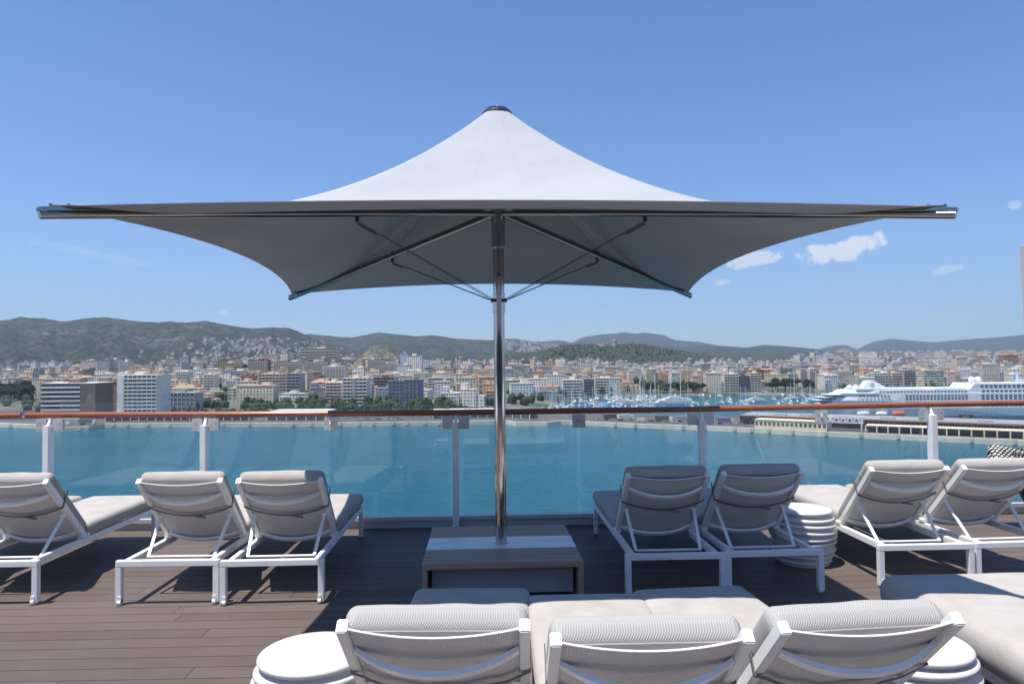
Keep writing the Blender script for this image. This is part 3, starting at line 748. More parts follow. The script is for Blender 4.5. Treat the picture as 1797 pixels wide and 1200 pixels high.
# ------------------------------------------------------------------ water
mb=MB(); mb.face([(-14000,-3000,WAT),(14000,-3000,WAT),(14000,12000,WAT),(-14000,12000,WAT)]); tag(mb.build('harbour_water',MT['water']),kind='structure')
# ------------------------------------------------------------------ city ground (a = x/y fans out from the bay)
def coast(a): return 505+ (830-505)*smooth((a+.02)/.16)
def ground_h(a,Y):
    rc=coast(a)
    if Y<rc-14: return WAT-4
    if Y<rc: return WAT-4+(6.4)*(Y-rc+14)/14
    k=.0325 if a<0 else .0325-.004*smooth(a/.3)
    g=2.4+k*max(0,Y-rc-45*(1-smooth((a+.02)/.16)))
    if Y>1550: g=2.4+k*(1550-rc)+(Y-1550)*.010
    g+=17*math.exp(-((a+.29)/.10)**2-((Y-1330)/260)**2)+8*math.exp(-((a+.45)/.08)**2-((Y-1450)/300)**2)
    g+=1.5*noise.noise(Vector((a*9,Y*.004,1)))*smooth((Y-rc-60)/200)
    return WAT+g
rows=[]
Ys=[470+12*i for i in range(50)]+[1070+30*i for i in range(30)]+[1970+90*i for i in range(16)]
As=[-1.6+3.2*i/260 for i in range(261)]
for Y in Ys: rows.append([Vector((a*Y,Y,ground_h(a,Y))) for a in As])
mb=MB(); mb.grid(rows); tag(mb.build('city_ground',MT['ground'],smooth=True),kind='structure')

# ------------------------------------------------------------------ hills
def make_hill(name,mat,sil,Yc,Y0,Yb,a0,a1,na,ny,rough,seed,base=0.,power=1.25,fine=0.006):
    def crest(a):
        px=a*FPX+898.5
        return hY(px,lerpl(sil,px),Yc)
    def h(a,Y):
        c=crest(a); b=WAT+base
        t=(Y-Y0)/(Yc-Y0)
        if t<=1:
            e=smooth(t)**power*.55+max(0,t)**1.15*.45
            n=noise.fractal(Vector((a*26,Y*.0035*1000/ (Yc*.25),seed)),.75,2.1,6)
            rg=1-abs(noise.noise(Vector((a*17+seed,Y/Yc*5,seed*2))))*2
            w=max(0,sin(pi*max(0,min(1,t))))**.7
            return b+(c-b)*max(0,e)+ (n*rough+ (rg-.5)*rough*1.0)*w*(c-b)
        t2=(Y-Yc)/(Yb-Yc); return c-(c-b)*smooth(t2)*.8
    rows=[]
    for j in range(ny+1):
        t=j/ny; Y=Y0+(Yc-Y0)*(t/.82) if t<.82 else Yc+(Yb-Yc)*(t-.82)/.18
        rows.append([Vector(((a0+(a1-a0)*i/na)*Y,Y,h(a0+(a1-a0)*i/na,Y)+fine*(Yc*.06)*noise.noise(Vector((i*.9,j*.9,seed))))) for i in range(na+1)])
    m=MB(); m.grid(rows); o=m.build(name,mat,smooth=True); tag(o,kind='structure'); return h,o
silA=[(-900,600),(-500,575),(-300,566),(-120,572),(0,562),(40,558),(80,559),(110,564),(150,558),(183,556),(215,560),(250,565),(300,566),(360,565),(400,571),(440,576),(480,574),(505,576),(530,585),(560,597),(600,613),(640,628),(700,644),(900,690),(1000,720)]
hA,_=make_hill('hill_left',MT['hillA'],silA,3600,1750,4600,-1.5,.05,300,70,.10,1.3)
silB=[(300,600),(420,596),(500,589),(545,586),(590,591),(622,592),(640,588),(665,583),(700,587),(730,590),(760,588),(800,594),(860,597),(900,594),(940,600),(975,606),(1010,613),(1100,624),(1250,640),(1500,670)]
hB,_=make_hill('hill_middle',MT['hillB'],silB,5000,2500,6500,-.50,.50,240,56,.08,4.7)
silP=[(520,600),(600,594),(625,590),(640,586),(655,588),(700,600)]
make_hill('hill_pale_peak',MT['hillC'],silP,9500,7000,11000,-.32,-.10,50,14,.05,9.1)
silC=[(900,606),(940,600),(980,597),(1005,601),(1020,592),(1050,587),(1080,585),(1095,583),(1115,585),(1130,583),(1165,588),(1185,597),(1230,600),(1262,607),(1300,613),(1400,625),(1500,640)]
make_hill('hill_far_centre',MT['hillC'],silC,8200,4500,10000,.0,.50,160,36,.06,2.2)
silE=[(1380,622),(1430,614),(1460,606),(1485,605),(1503,613),(1530,600),(1562,594),(1600,598),(1640,600),(1700,595),(1750,592),(1797,587),(1900,582),(2050,590),(2300,600),(2800,610)]
make_hill('hill_far_right',MT['hillC'],silE,9300,5200,11200,.36,1.5,180,30,.05,6.2)
silD=[(1080,628),(1140,614),(1180,610),(1235,606),(1275,607),(1310,610),(1337,605),(1380,607),(1430,612),(1460,617),(1500,622),(1540,627),(1600,631),(1700,637),(1900,640),(2500,645)]
make_hill('hill_right',MT['hillB'],silD,5600,3000,7000,.12,1.4,180,36,.07,8.2)
silQ=[(585,650),(620,634),(640,618),(652,608),(668,604),(683,606),(690,611),(700,618),(725,640)]
make_hill('quarry_hill',MT['quarry'],silQ,2700,2380,2900,-.27,-.13,90,40,.34,3.3,base=34,fine=.02)
silR=[(1440,640),(1458,620),(1475,612),(1490,612),(1505,616),(1530,621),(1552,625),(1575,634),(1600,645)]
make_hill('quarry_slope',MT['quarry'],silR,4300,4000,4500,.43,.57,50,16,.06,5.3,base=50)
silF=[(700,650),(780,641),(860,630),(900,625),(940,621),(965,614),(985,610),(1005,608),(1050,607),(1100,607),(1120,606),(1145,611),(1180,617),(1230,625),(1290,632),(1337,636),(1400,639),(1480,642),(1600,646),(1800,650)]
hF,_=make_hill('castle_hill',MT['hillF'],silF,2350,1620,2900,-.20,.75,220,50,.05,7.4,base=20)

# ------------------------------------------------------------------ trees
def crown_mb(kind,seed):
    r=random.Random(seed); m=MB()
    blobs={'round':[((0,0,5.2),3.1,2.5),((1.5,.6,4.4),2.2,1.7),((-1.4,.5,4.6),2.3,1.8),((.2,-1.4,4.3),2.2,1.7),((0,.9,6.6),1.9,1.5)],
           'pine':[((0,0,7.2),3.4,1.5),((2.0,.4,6.5),2.2,1.2),((-1.8,-.7,6.7),2.4,1.2),((.4,1.8,6.4),2.1,1.1),((.2,-1.5,7.8),2.2,1.2)],
           'cypress':[((0,0,2.6),1.0,2.2),((0,0,5.0),1.05,2.6),((.1,0,7.6),.7,2.2)]}[kind]
    for (c,R,H) in blobs:
        for _ in range(int(95*R*R/4) if kind!='cypress' else 110):
            d=Vector((r.gauss(0,1),r.gauss(0,1),r.gauss(0,1))).normalized()*(r.random()**.4)*(1+.12*r.random())
            p=Vector((c[0]+d.x*R,c[1]+d.y*R,c[2]+d.z*H)); s=r.uniform(.35,.75)
            n=(d+Vector((r.gauss(0,.5),r.gauss(0,.5),r.gauss(0,.5)))).normalized(); a=n.orthogonal().normalized(); b=n.cross(a)
            th=r.random()*6.28; a,b=a*cos(th)+b*sin(th),b*cos(th)-a*sin(th)
            m.face([p+a*s,p+b*s*.7,p-a*s*.9,p-b*s*.8])
    return m
def make_tree(kind,seed):
    nm={'round':'broadleaf_tree','pine':'pine_tree','cypress':'cypress_tree','palm':'palm_tree'}[kind]
    R=empty(nm)
    m=MB()
    if kind=='palm':
        m.tube([(0,0,0),(.1,0,3),(.15,.05,6.5)],[.28,.2,.17],7); m.build('trunk',MT['bark'],R)
        r=random.Random(seed); m=MB()
        for k in range(26):
            a=k*2.4; el=r.uniform(-.3,1.1); L=r.uniform(2.0,2.8); pv=None
            for i in range(6):
                t=i/5; x=L*t*cos(el*(1-t*.3)); z=6.5+L*(sin(el)*t-.55*t*t)
                w=.32*sin(pi*min(1,t+.12)); c=Vector((.15+x*cos(a),.05+x*sin(a),z)); s_=Vector((-sin(a),cos(a),0))*w
                if pv: m.face([pv[0],pv[1],c+s_-Vector((0,0,w*.6)),c]); m.face([pv[2],pv[0],c,c-s_-Vector((0,0,w*.6))])
                pv=(c,c+s_-Vector((0,0,w*.6)),c-s_-Vector((0,0,w*.6)))
        m.build('crown',MT['palm'],R)
    else:
        h={'round':3.6,'pine':6.2,'cypress':1.0}[kind]
        m.tube([(0,0,-.5),(.08,0,h*.5),(0,.05,h)],[.28,.2,.14],7)
        if kind!='cypress':
            for k in range(4): a=k*1.6+seed; m.tube([(0,0,h*.75),(cos(a)*1.5,sin(a)*1.5,h+.6)],[.12,.05],5)
        m.build('trunk',MT['bark'],R)
        crown_mb(kind,seed).build('crown',MT['leafp'] if kind!='round' else MT['leafg'],R)
    return R
TREES={k:[make_tree(k,s) for s in ss] for k,ss in dict(round=(1,2,3),pine=(4,5),cypress=(6,),palm=(7,)).items()}
tree_used=set()
TLAB={'round':'leafy green tree','pine':'dark umbrella pine','cypress':'slim dark cypress','palm':'palm tree'}
def plant(kind,x,y,z,s,where,group):
    src=rnd.choice(TREES[kind]); o=src if src not in tree_used else copy_tree(src)
    tree_used.add(src); o.location=(x,y,z); o.rotation_euler=(0,0,rnd.random()*6.28); o.scale=(s*rnd.uniform(.9,1.15),s*rnd.uniform(.9,1.15),s*rnd.uniform(.85,1.15))
    tag(o,f'{TLAB[kind]} {where}','tree',group)
def gat(px,py):
    """point of the city ground seen at this pixel"""
    d=ray(px,py); best=None; Y=500.0
    while Y<2600:
        a=d.x/d.y; z=EYE+d.z/d.y*Y
        if z<=ground_h(a,Y) and Y>coast(a): return Vector((a*Y,Y,ground_h(a,Y)))
        Y+=6
    Y=2200; return Vector((d.x/d.y*Y,Y,ground_h(d.x/d.y,Y)))

# ------------------------------------------------------------------ buildings
WHITE=(.88,.83,.74); CREAM=(.84,.71,.52); PINK=(.80,.61,.48); SALMON=(.76,.50,.35); GREY=(.42,.42,.42); BROWN=(.16,.11,.085); OCHRE=(.66,.46,.24); BEIGE=(.76,.66,.53); BRICK=(.42,.19,.11); SLATE=(.20,.235,.30)
NAMES={WHITE:'white',CREAM:'cream',PINK:'pinkish',SALMON:'salmon',GREY:'grey',BROWN:'dark brown',OCHRE:'ochre',BEIGE:'beige',BRICK:'brick red',SLATE:'slate blue'}
TERR=(.42,.25,.17)
occ=[]      # (a0,a1,Y0,Y1) footprints already taken
def landmark(px0,px1,yt,yb,col,label,style='bands',floors=None,depth=14,roofcol=None,rot=0,extra=None,cat='building',bandcol=None,side=None,mull=None):
    pc=(px0+px1)/2; g=gat(pc,yb); Y=g.y; w=(px1-px0)/FPX*Y; top=hY(pc,yt,Y); z0=g.z-6; H=top-g.z
    R=empty({'bands':'apartment_building'}.get(style,'apartment_building'),(g.x,Y,g.z),rot); tag(R,label,cat)
    n=floors or max(2,round(H/2.9)); fh=H/n
    m=MB(); m.box(-w/2,w/2,0,depth,-6,H)
    wall=m.build('wall',MT['punched'] if style=='punched' else MT['paint'] if style in('bands','office') else MT[style],R,color=col)
    if style!='punched' and style not in('bands','office'):
        pass
    if style in('bands','office'):
        bc=bandcol or col
        for i in range(n):
            zb=i*fh
            m=MB(); m.box(-w/2+.6,w/2-.6,-.12,.0,zb+fh*.38,zb+fh*.92); b=m.build('window_band',MT['bglass'],R)
            mm=MB(); k=max(2,int(w/3.4))
            for q in range(k+1):
                x=-w/2+.6+(w-1.2)*q/k; mm.box(x-.22,x+.22,-.30 if style=='office' else -.9,-.125,zb+fh*.38,zb+fh*.92)
            mm.build('mullion_grid',MT['paint'],b,color=mull or bc)
            if style=='bands':
                m=MB(); m.box(-w/2,w/2,-1.3,-.13,zb-.12,zb+.10); m.box(-w/2,w/2,-1.3,-1.15,zb+.101,zb+fh*.34); m.build('balcony',MT['paint'],R,color=bc)
        if side is not None:
            m=MB(); m.box(side[0]*w-w/2,side[1]*w-w/2,-1.5,-.01,-5.9,H+.05); m.build('stair_tower',MT['paint'],R,color=side[2])
    rc=roofcol or tuple(x*.9 for x in col)
    m=MB(); m.box(-w/2-.3,w/2+.3,-.3,depth+.3,H+.001,H+.5); r=m.build('roof',MT['roofc'],R,color=rc)
    m=MB(); x=rnd.uniform(-.25,.15)*w; m.box(x,x+w*.22,depth*.3,depth*.7,H+.501,H+3.0); m.build('roof_hut',MT['roofc'],r,color=col)
    occ.append((px0-3,px1+3,Y-4,Y+depth+6))
    return R,g,w,H,Y
L=landmark
L(73,169,673,736,BROWN,'dark brown block with white balcony strips, on the waterfront at far left',bandcol=WHITE,floors=8,depth=22,roofcol=WHITE,side=(.72,1.0,BROWN),mull=BROWN)
L(207,276,659,738,WHITE,'tall white waterfront tower with a blank left edge and full width bands',floors=12,depth=20,side=(0,.17,WHITE))
L(183,205,671,728,BRICK,'narrow orange brick block between the brown block and the white tower','punched',depth=12)
L(-2,31,650,672,WHITE,'white block with balconies at the left edge above the dark wood',floors=6)
L(44,67,648,672,GREY,'pale grey block with stepped top, second from the left edge above the wood','bands',floors=7)
L(69,87,645,664,PINK,'small pinkish block just right of the pale grey one above the wood','punched')
L(148,171,633,664,PINK,'pinkish high rise, leftmost of the cluster below the hills','dense')
L(172,192,632,664,GREY,'greyish high rise in the middle of the cluster below the hills','dense')
L(193,207,631,662,WHITE,'slim white high rise in the cluster below the hills','bands')
L(210,225,635,664,WHITE,'white stepped high rise, rightmost of the cluster below the hills','bands')
L(147,172,649,674,BROWN,'dark olive block in front of the high rise cluster at left','dense')
L(296,342,690,722,GREY,'low office with a pale grid and blue curved glass, left waterfront','office',floors=4,depth=16,bandcol=WHITE)
L(288,340,677,694,PINK,'long low pinkish block behind the glass office','bands',floors=3)
L(307,331,653,678,WHITE,'white terraced block stepping up the slope left of the blue-white flats','bands')
L(357,376,658,690,WHITE,'narrow white block with blue tinted balconies, left of the yellow awnings','bands')
L(387,420,637,655,CREAM,'hillside block with yellow awnings along its top floor','bands',bandcol=(.62,.48,.10))
L(391,437,651,672,WHITE,'wide white flats with blue shutters below the yellow awnings','bands',bandcol=(.55,.60,.68))
L(415,480,677,712,CREAM,'cream and orange waterfront hotel with regular windows','punched',roofcol=SALMON,depth=18)
L(435,470,632,660,BROWN,'brown stacked balcony block on the hillside at left','bands',bandcol=BEIGE)
L(527,591,612,640,PINK,'big pinkish tiered hotel crowning the hill','bands',floors=6,depth=26,bandcol=PINK)
L(480,527,635,660,BEIGE,'beige hotel below the tiered hilltop hotel','bands',floors=6)
L(453,503,657,698,PINK,'pinkish grid fronted flats above the waterfront trees','bands',bandcol=PINK)
L(503,528,656,704,GREY,'grey flats with dark balconies right of the pinkish grid block','bands',bandcol=GREY)
L(535,571,635,658,BEIGE,'beige mid height block right below the hilltop hotel','bands')
L(568,605,644,676,WHITE,'pale stepped block above the striped waterfront pair','bands')
L(571,600,672,710,WHITE,'white and pinkish striped tower beside the taller white balcony tower','bands',bandcol=PINK)
L(601,645,664,712,WHITE,'white balcony tower with a dark central recess behind the waterfront trees','bands',side=(.40,.52,GREY))
L(647,688,663,694,BROWN,'brown and ochre block with an ochre left edge','bands',bandcol=(.30,.22,.17),side=(0,.09,OCHRE))
L(681,709,669,712,SLATE,'grey blue office with horizontal glass strips, left of the blue one','office',bandcol=GREY)
L(710,740,667,712,SLATE,'blue glass office block with a navy right edge','office',bandcol=BEIGE,side=(.9,1.0,(.05,.10,.30)))
L(703,712,620,664,(.50,.62,.78),'slim pale blue lift tower attached left of the tall white hotel','dense')
L(712,740,624,664,WHITE,'tall plain white hotel with small regular windows on the skyline','punched',depth=18)
L(696,720,641,668,WHITE,'low white annex in front of the tall white hotel','dense')
L(645,667,631,668,BEIGE,'beige and brown tower left of the white annex','bands')
L(669,695,638,665,PINK,'pinkish balcony block just left of the white annex','bands',bandcol=WHITE)
L(757,795,648,668,OCHRE,'low ochre block with awnings left of the pole','bands',bandcol=CREAM)
L(796,827,644,668,SALMON,'salmon block with grey balcony front left of the pole','bands',bandcol=GREY)
L(956,993,658,682,WHITE,'long white block with small windows right of the pole','punched')
L(988,1024,667,698,WHITE,'white striped block on the marina front','bands')
L(1025,1043,665,699,GREY,'dark striped block on the marina front, between two white ones','bands',bandcol=(.20,.20,.18))
L(1044,1070,664,694,WHITE,'white and blue striped block on the marina front','bands')
L(1217,1232,660,690,SALMON,'slim salmon block behind the marina trees','punched')
L(1240,1266,655,694,CREAM,'cream tower with punched windows behind the marina','punched')
L(1271,1297,657,694,WHITE,'cream and white striped tower on the marina front','bands',bandcol=CREAM)
L(1299,1316,660,694,BROWN,'dark brown striped tower on the marina front','bands',bandcol=(.2,.17,.15))
L(1317,1336,655,692,CREAM,'pale cream tower right of the dark brown one','bands')
L(1369,1391,646,670,GREY,'grey green flats above the marina trees','bands')
L(1405,1438,648,676,BEIGE,'beige flats with a white centre strip above the marina trees','bands',side=(.35,.5,WHITE))
L(1465,1488,655,672,BROWN,'dark glass block above the cruise ship bow','office',bandcol=GREY)
L(1490,1521,657,672,BROWN,'low dark office with white slab edges above the ship','bands',bandcol=WHITE)
L(1534,1564,655,682,WHITE,'white striped flats behind the ship funnel','bands')
L(1566,1584,655,682,PINK,'pinkish flats right of the white striped ones behind the ship','bands',bandcol=PINK)
L(1587,1617,650,680,GREY,'grey balcony flats behind the middle of the ship','bands')
L(1635,1650,636,652,WHITE,'plain white block on the skyline above the ship','punched')
L(1680,1697,628,664,PINK,'tall pinkish brown tower above the ship domes','dense')
L(1713,1733,625,646,SALMON,'reddish high rise on the skyline at right','dense')
L(1726,1756,640,675,BEIGE,'tall beige ribbed tower above the upper ship deck','dense')
L(1762,1788,624,650,BRICK,'orange brick high rise on the skyline at far right','dense')

# rows of ordinary buildings filling the city: each one its own object
pal=[(WHITE,.30),(CREAM,.17),(PINK,.13),(BEIGE,.18),(SALMON,.08),(GREY,.07),(OCHRE,.05),(BRICK,.02)]
def pick():
    r=rnd.random()*sum(w for _,w in pal)
    for c,w in pal:
        r-=w
        if r<=0: return c
    return WHITE
spots=[]
rowsY=[(0,0),(1,62),(2,124),(3,190),(4,262),(5,340),(6,425),(7,515),(8,610),(9,715),(10,830)]
for ri,dy in rowsY:
    px=-40.0
    while px<1850:
        a=(px-898.5)/FPX; rc=coast(a)+ (44 if a<0 else 22)
        Y=rc+dy*(1.0 if a<0 else .95)+rnd.uniform(-14,14)
        if Y>1640 or (ri==0 and rnd.random()<.45): px+=rnd.uniform(14,26)*FPX/Y; continue
        w=rnd.uniform(13,27)*(1 if ri<7 else .85); pw=w/Y*FPX; pc=px+pw/2
        skip=any(o[0]<pc+pw*.35 and o[1]>pc-pw*.35 and o[2]-38<Y<o[3]+6 for o in occ)
        if pc<75 and Y<760: skip=True
        if 200<pc<880 and ri==0 : skip=True
        if 1120<pc<1235 and ri<=1: skip=True
        if pc>1350 and pc<1440 and ri<=1: skip=True
        if not skip and rnd.random()<.93: spots.append((ri,pc,Y,w))
        px+=pw+rnd.uniform(.5,7)*FPX/Y
spots=[s for s in spots if True]
def ordinary(m_wall,m_roof,X,Y,z,w,dpt,H,rot,flat,m_bal=None):
    T=Matrix.Translation((X,Y,z))@Matrix.Rotation(rot,4,'Z')
    m_wall.box(-w/2,w/2,0,dpt,-5,H,0,T)
    if flat:
        m_roof.box(-w/2-.2,w/2+.2,-.2,dpt+.2,H+.001,H+.7,0,T)
        x=rnd.uniform(-.35,.1)*w; m_roof.box(x,x+w*rnd.uniform(.2,.4),dpt*.25,dpt*.75,H+.701,H+rnd.uniform(2.6,4.2),0,T)
    else:
        e=.5; hh=rnd.uniform(1.6,2.6)
        P=[(-w/2-e,-e,H),(w/2+e,-e,H),(w/2+e,dpt+e,H),(-w/2-e,dpt+e,H)]; r0=(-w/2+w*.2,dpt/2,H+hh); r1=(w/2-w*.2,dpt/2,H+hh)
        P=[T@Vector(p) for p in P]; r0=T@Vector(r0); r1=T@Vector(r1)
        m_roof.face([P[0],P[1],r1,r0]); m_roof.face([P[2],P[3],r0,r1]); m_roof.face([P[1],P[2],r1]); m_roof.face([P[3],P[0],r0])
    if m_bal is not None:
        n=int(H/2.8)
        for i in range(1,n):
            a,b=m_bal[1]; m_bal[0].box(a*w,b*w,-1.1,-.01,i*2.8-.1,i*2.8+.85,0,T)
spots.sort(key=lambda s:s[2])
NIND=225
rowcount={}
stuffW={k:MB() for k in('punched','bands','dense','loggia')}; 
def side_txt(px): return 'left of the pole' if px<875 else 'right of the pole'
ORD=['front','second','third','fourth','fifth','sixth','seventh','eighth','ninth','tenth','eleventh']
def ordn(n):
    return str(n)+('th' if 10<=n%100<=20 else {1:'st',2:'nd',3:'rd'}.get(n%10,'th'))
indiv=sorted(spots[:NIND],key=lambda s:(s[0],s[1]))
far=[]
for n_,(ri,pc,Y,w) in enumerate(indiv):
    a=(pc-898.5)/FPX; z=ground_h(a,Y); X=a*Y
    col=pick(); fl=rnd.choice([3,4,4,5,5,6,6,7,8] if ri<4 else [3,4,5,5,6,7]); 
    if a<-.1 and ri>3: fl=rnd.choice([3,4,5,6])
    H=fl*2.8; dpt=rnd.uniform(10,16); rot=rnd.gauss(0,.18); flat=not(fl<=5 and rnd.random()<.13)
    style=rnd.choice(['punched','punched','bands','loggia','dense'])
    key=(ri,pc<875); rowcount[key]=rowcount.get(key,0)+1
    R=empty('apartment_building' if fl>4 else 'town_house',(X,Y,z),rot)
    tag(R,f"{NAMES[col]} {fl} storey {'flat block' if flat else 'tile-roofed house'}, {ordn(rowcount[key])} from left in {ORD[ri]} row {side_txt(pc)}",'building','ordinary city buildings')
    mw,mr=MB(),MB(); bal=None
    if style!='bands' and fl>3 and rnd.random()<.7: bal=(MB(),rnd.choice([(-.48,-.1),(.05,.46),(-.3,.3)]))
    ordinary(mw,mr,0,0,0,w,dpt,H,0,flat,bal)
    if rnd.random()<.4 and fl>3:
        u0=rnd.choice((-.5,.1)); mw.box(u0*w+.01,(u0+.4)*w,1.5,dpt-.5,H+.702 if flat else H-.5,H+(rnd.choice((2.9,5.6))))
    if rnd.random()<.35: mw.box(rnd.choice((-1,.5))*w,rnd.choice((-.501,.95))*w,1.2,dpt*.8,-5,H*rnd.uniform(.5,.85)) if False else mw.box(w/2+.01,w/2+rnd.uniform(4,8),1.2,dpt*.8,-5,H*rnd.choice((.5,.66,.8)))
    mw.build('wall',MT[style],R,color=tuple(c*rnd.uniform(.88,1.08) for c in col))
    mr.build('roof',MT['roofc'],R,color=(tuple(c*rnd.uniform(.8,1.1) for c in TERR) if not flat else tuple(c*.9 for c in col)))
    if bal:
        n=int(H/2.8)
        bal[0].build('balconies',MT['paint'],R,color=tuple(min(.8,c*1.1) for c in col))
# the rest of the city, too far off to tell apart
cols=[WHITE,CREAM,PINK,BEIGE,SALMON,GREY]
fm=[MB() for _ in cols]; fr=[MB(),MB()]
def m_fixed(name,col):
    t=NT(name); u=t.uv(); s=t.sep(u); uu=t.math('DIVIDE',s[0],2.8); vv=t.math('DIVIDE',s[1],2.8)
    fu=t.math('FRACT',uu); fv=t.math('FRACT',vv)
    k=t.math('MULTIPLY',t.math('MULTIPLY',t.math('GREATER_THAN',fu,.28),t.math('LESS_THAN',fu,.74)),t.math('MULTIPLY',t.math('GREATER_THAN',fv,.3),t.math('LESS_THAN',fv,.82)))
    k=t.math('MULTIPLY',k,t.math('GREATER_THAN',s[1],0.0))
    d=t.noise(.06,5,t.geo(),.6)
    return t.pbr(t.mix(k,t.mix(t.math('MULTIPLY',d,.4),col,(.35,.3,.25)),(.07,.07,.075)),.8,spec=.2)
fmats=[m_fixed('distant_facade_'+NAMES[c].replace(' ','_'),c) for c in cols]
big=MB(); nfar=0
mats=fmats+[plain('distant_tile_roof',TERR,.9,var=.3,nscale=.05),plain('distant_flat_roof',(.5,.47,.43),.9,var=.3,nscale=.05)]
def far_house(X,Y,z,w,dpt,H,flat,ci):
    mw,mr=MB(),MB(); ordinary(mw,mr,X,Y,z,w,dpt,H,rnd.gauss(0,.3),flat)
    for m,mi in ((mw,ci),(mr,7 if flat else 6)):
        n=len(big.v); big.v+=m.v; big.f+=[tuple(i+n for i in f) for f in m.f]; big.m+=[mi]*len(m.f); big.uv+=m.uv
for ri,pc,Y,w in spots[NIND:]:
    a=(pc-898.5)/FPX; fl=rnd.choice([3,4,5,6,7]); far_house(a*Y,Y,ground_h(a,Y),w,12,fl*2.8,not(fl<5 and rnd.random()<.25),rnd.choices(range(6),[30,17,13,18,8,7])[0])
for ri,pc,Y,w in spots[NIND:]:
    if rnd.random()<.75:
        a=(pc-898.5+rnd.uniform(-20,20))/FPX; Y+=rnd.uniform(20,60); fl=rnd.choice([2,3,4,5]); far_house(a*Y,Y,ground_h(a,Y),w*.7,10,fl*2.8,rnd.random()<.75,rnd.choices(range(6),[30,17,13,18,8,7])[0])
# villas up the slopes of the left hill, the middle hill and the plain at right
def on(h,px,py,Y0,Y1):
    d=ray(px,py); Y=Y0
    while Y<Y1:
        z=EYE+d.z/d.y*Y
        if z<=h(d.x/d.y,Y): return d.x/d.y*Y,Y,h(d.x/d.y,Y)
        Y+=15
for _ in range(270):
    px=rnd.gauss(455,75); py=rnd.uniform(596,640)
    if px>600 or px<150: continue
    if px<330 and py<620: continue
    q=on(hA,px,py,1750,3700)
    if q: far_house(q[0],q[1],q[2],rnd.uniform(7,17),8,rnd.choice([3,4,6,7,9]),rnd.random()<.8,rnd.choices(range(6),[40,17,10,22,4,7])[0])
for _ in range(150):
    px=rnd.uniform(885,1000); py=rnd.uniform(598,619)
    q=on(hB,px,py,2600,5100)
    if q: far_house(q[0],q[1],q[2],rnd.uniform(14,30),12,rnd.choice([5,7,9]),True,rnd.choices(range(6),[50,17,5,20,2,6])[0])
for _ in range(210):
    px=rnd.uniform(1400,1840); a=(px-898.5)/FPX; Y=rnd.uniform(1660,2500)
    far_house(a*Y,Y,max(ground_h(a,Y),hF(a,Y) if Y>1620 else -99),rnd.uniform(18,40),14,rnd.choice([12,15,18,24,30]),True,rnd.choices(range(6),[36,15,14,18,8,9])[0])
tag(big.build('distant_houses',mats),'mass of small distant houses spreading over the slopes behind the city','houses',kind='stuff')

# castle on the wooded hill
cx_,cy_=1066,611; Yc=2340; b=at_y(cx_,612,Yc); K=empty('castle',(b.x,Yc,b.z)); tag(K,'round sandstone castle with a taller keep on top of the wooded hill','castle')
s_=Yc/FPX*1.1
m=MB(); m.lathe([(9*s_,-12),(9*s_,7.5*s_),(8.2*s_,7.5*s_),(8.2*s_,6.5*s_)],32,(-7*s_,0,0)); m.build('round_wall',MT['stone'],K)
for dx,hh,rr in ((-15.5,10.5,2.2),(1.5,10.0,2.0),(-7,9.5,1.9)):
    m=MB(); m.lathe([(rr*s_,-12),(rr*s_,hh*s_*.92),(rr*1.15*s_,hh*s_*.93),(rr*1.15*s_,hh*s_)],16,(dx*s_,-6*s_ if dx==-7 else 0,0)); m.build('turret',MT['stone'],K)
m=MB(); m.lathe([(3.9*s_,-12),(3.8*s_,11*s_),(4.3*s_,11.6*s_),(4.3*s_,12.8*s_),(2.0*s_,12.8*s_),(2.0*s_,15.5*s_)],20,(11.5*s_,0,0)); m.build('keep',MT['stone'],K)
# radio masts on the left hill crest
for px,yt,yb in ((498,572,584),(501,575,585)):
    b=at_y(px,yb,3500); t=at_y(px,yt,3500); m=MB(); m.bar(b,t,3.0,3.0); m.bar(b,b+Vector((0,0,(t.z-b.z)*.45)),7,7)
    tag(m.build('radio_mast',MT['paint'],color=(.5,.5,.5)),'thin radio mast on the crest of the left hill, '+('left' if px==498 else 'right')+' of two','mast','masts on the hill crest')

# ------------------------------------------------------------------ woods: castle hill and slopes
bl=MB()
ico=[]
_bm=bmesh.new(); bmesh.ops.create_icosphere(_bm,subdivisions=1,radius=1.0); IV=[v.co.copy() for v in _bm.verts]; IF=[[v.index for v in f.verts] for f in _bm.faces]; _bm.free()
def blob(x,y,z,r,h):
    n=len(bl.v)
    for v in IV:
        k=1+.35*(rnd.random()-.5); bl.v.append((x+v.x*r*k,y+v.y*r*k,z+v.z*h*k))
    for f in IF: bl.f.append(tuple(n+i for i in f)); bl.m.append(0); bl.uv.append([(0,0)]*3)
for _ in range(9500):
    px=rnd.uniform(745,1700); a=(px-898.5)/FPX; Y=rnd.uniform(1680,2400)
    if rnd.random()<.12+.3*(noise.noise(Vector((a*30,Y*.01,3)))>.2): continue
    if px>1400 and rnd.random()<.6: continue
    if 1048<px<1084 and Y>2180: continue
    z=max(hF(a,Y),ground_h(a,Y)); r=rnd.uniform(4,8.5); blob(a*Y,Y,z+r*.35,r,r*rnd.uniform(.7,1.1))
for _ in range(3600):
    px=rnd.gauss(640,170); a=(px-898.5)/FPX; Y=rnd.uniform(1150,1900)
    z=ground_h(a,Y); r=rnd.uniform(3,6.5); blob(a*Y,Y,z+r*.5,r,r)
for _ in range(1500):
    px=rnd.uniform(0,1800); a=(px-898.5)/FPX; Y=coast(a)+rnd.uniform(70,800)
    z=ground_h(a,Y); r=rnd.uniform(2.5,5); blob(a*Y,Y,z+r*.7,r,r*rnd.uniform(.9,1.4))
tag(bl.build('pine_wood',MT['leafp']),'mass of dark pines covering the castle hill and slopes behind the town','wood',kind='stuff')

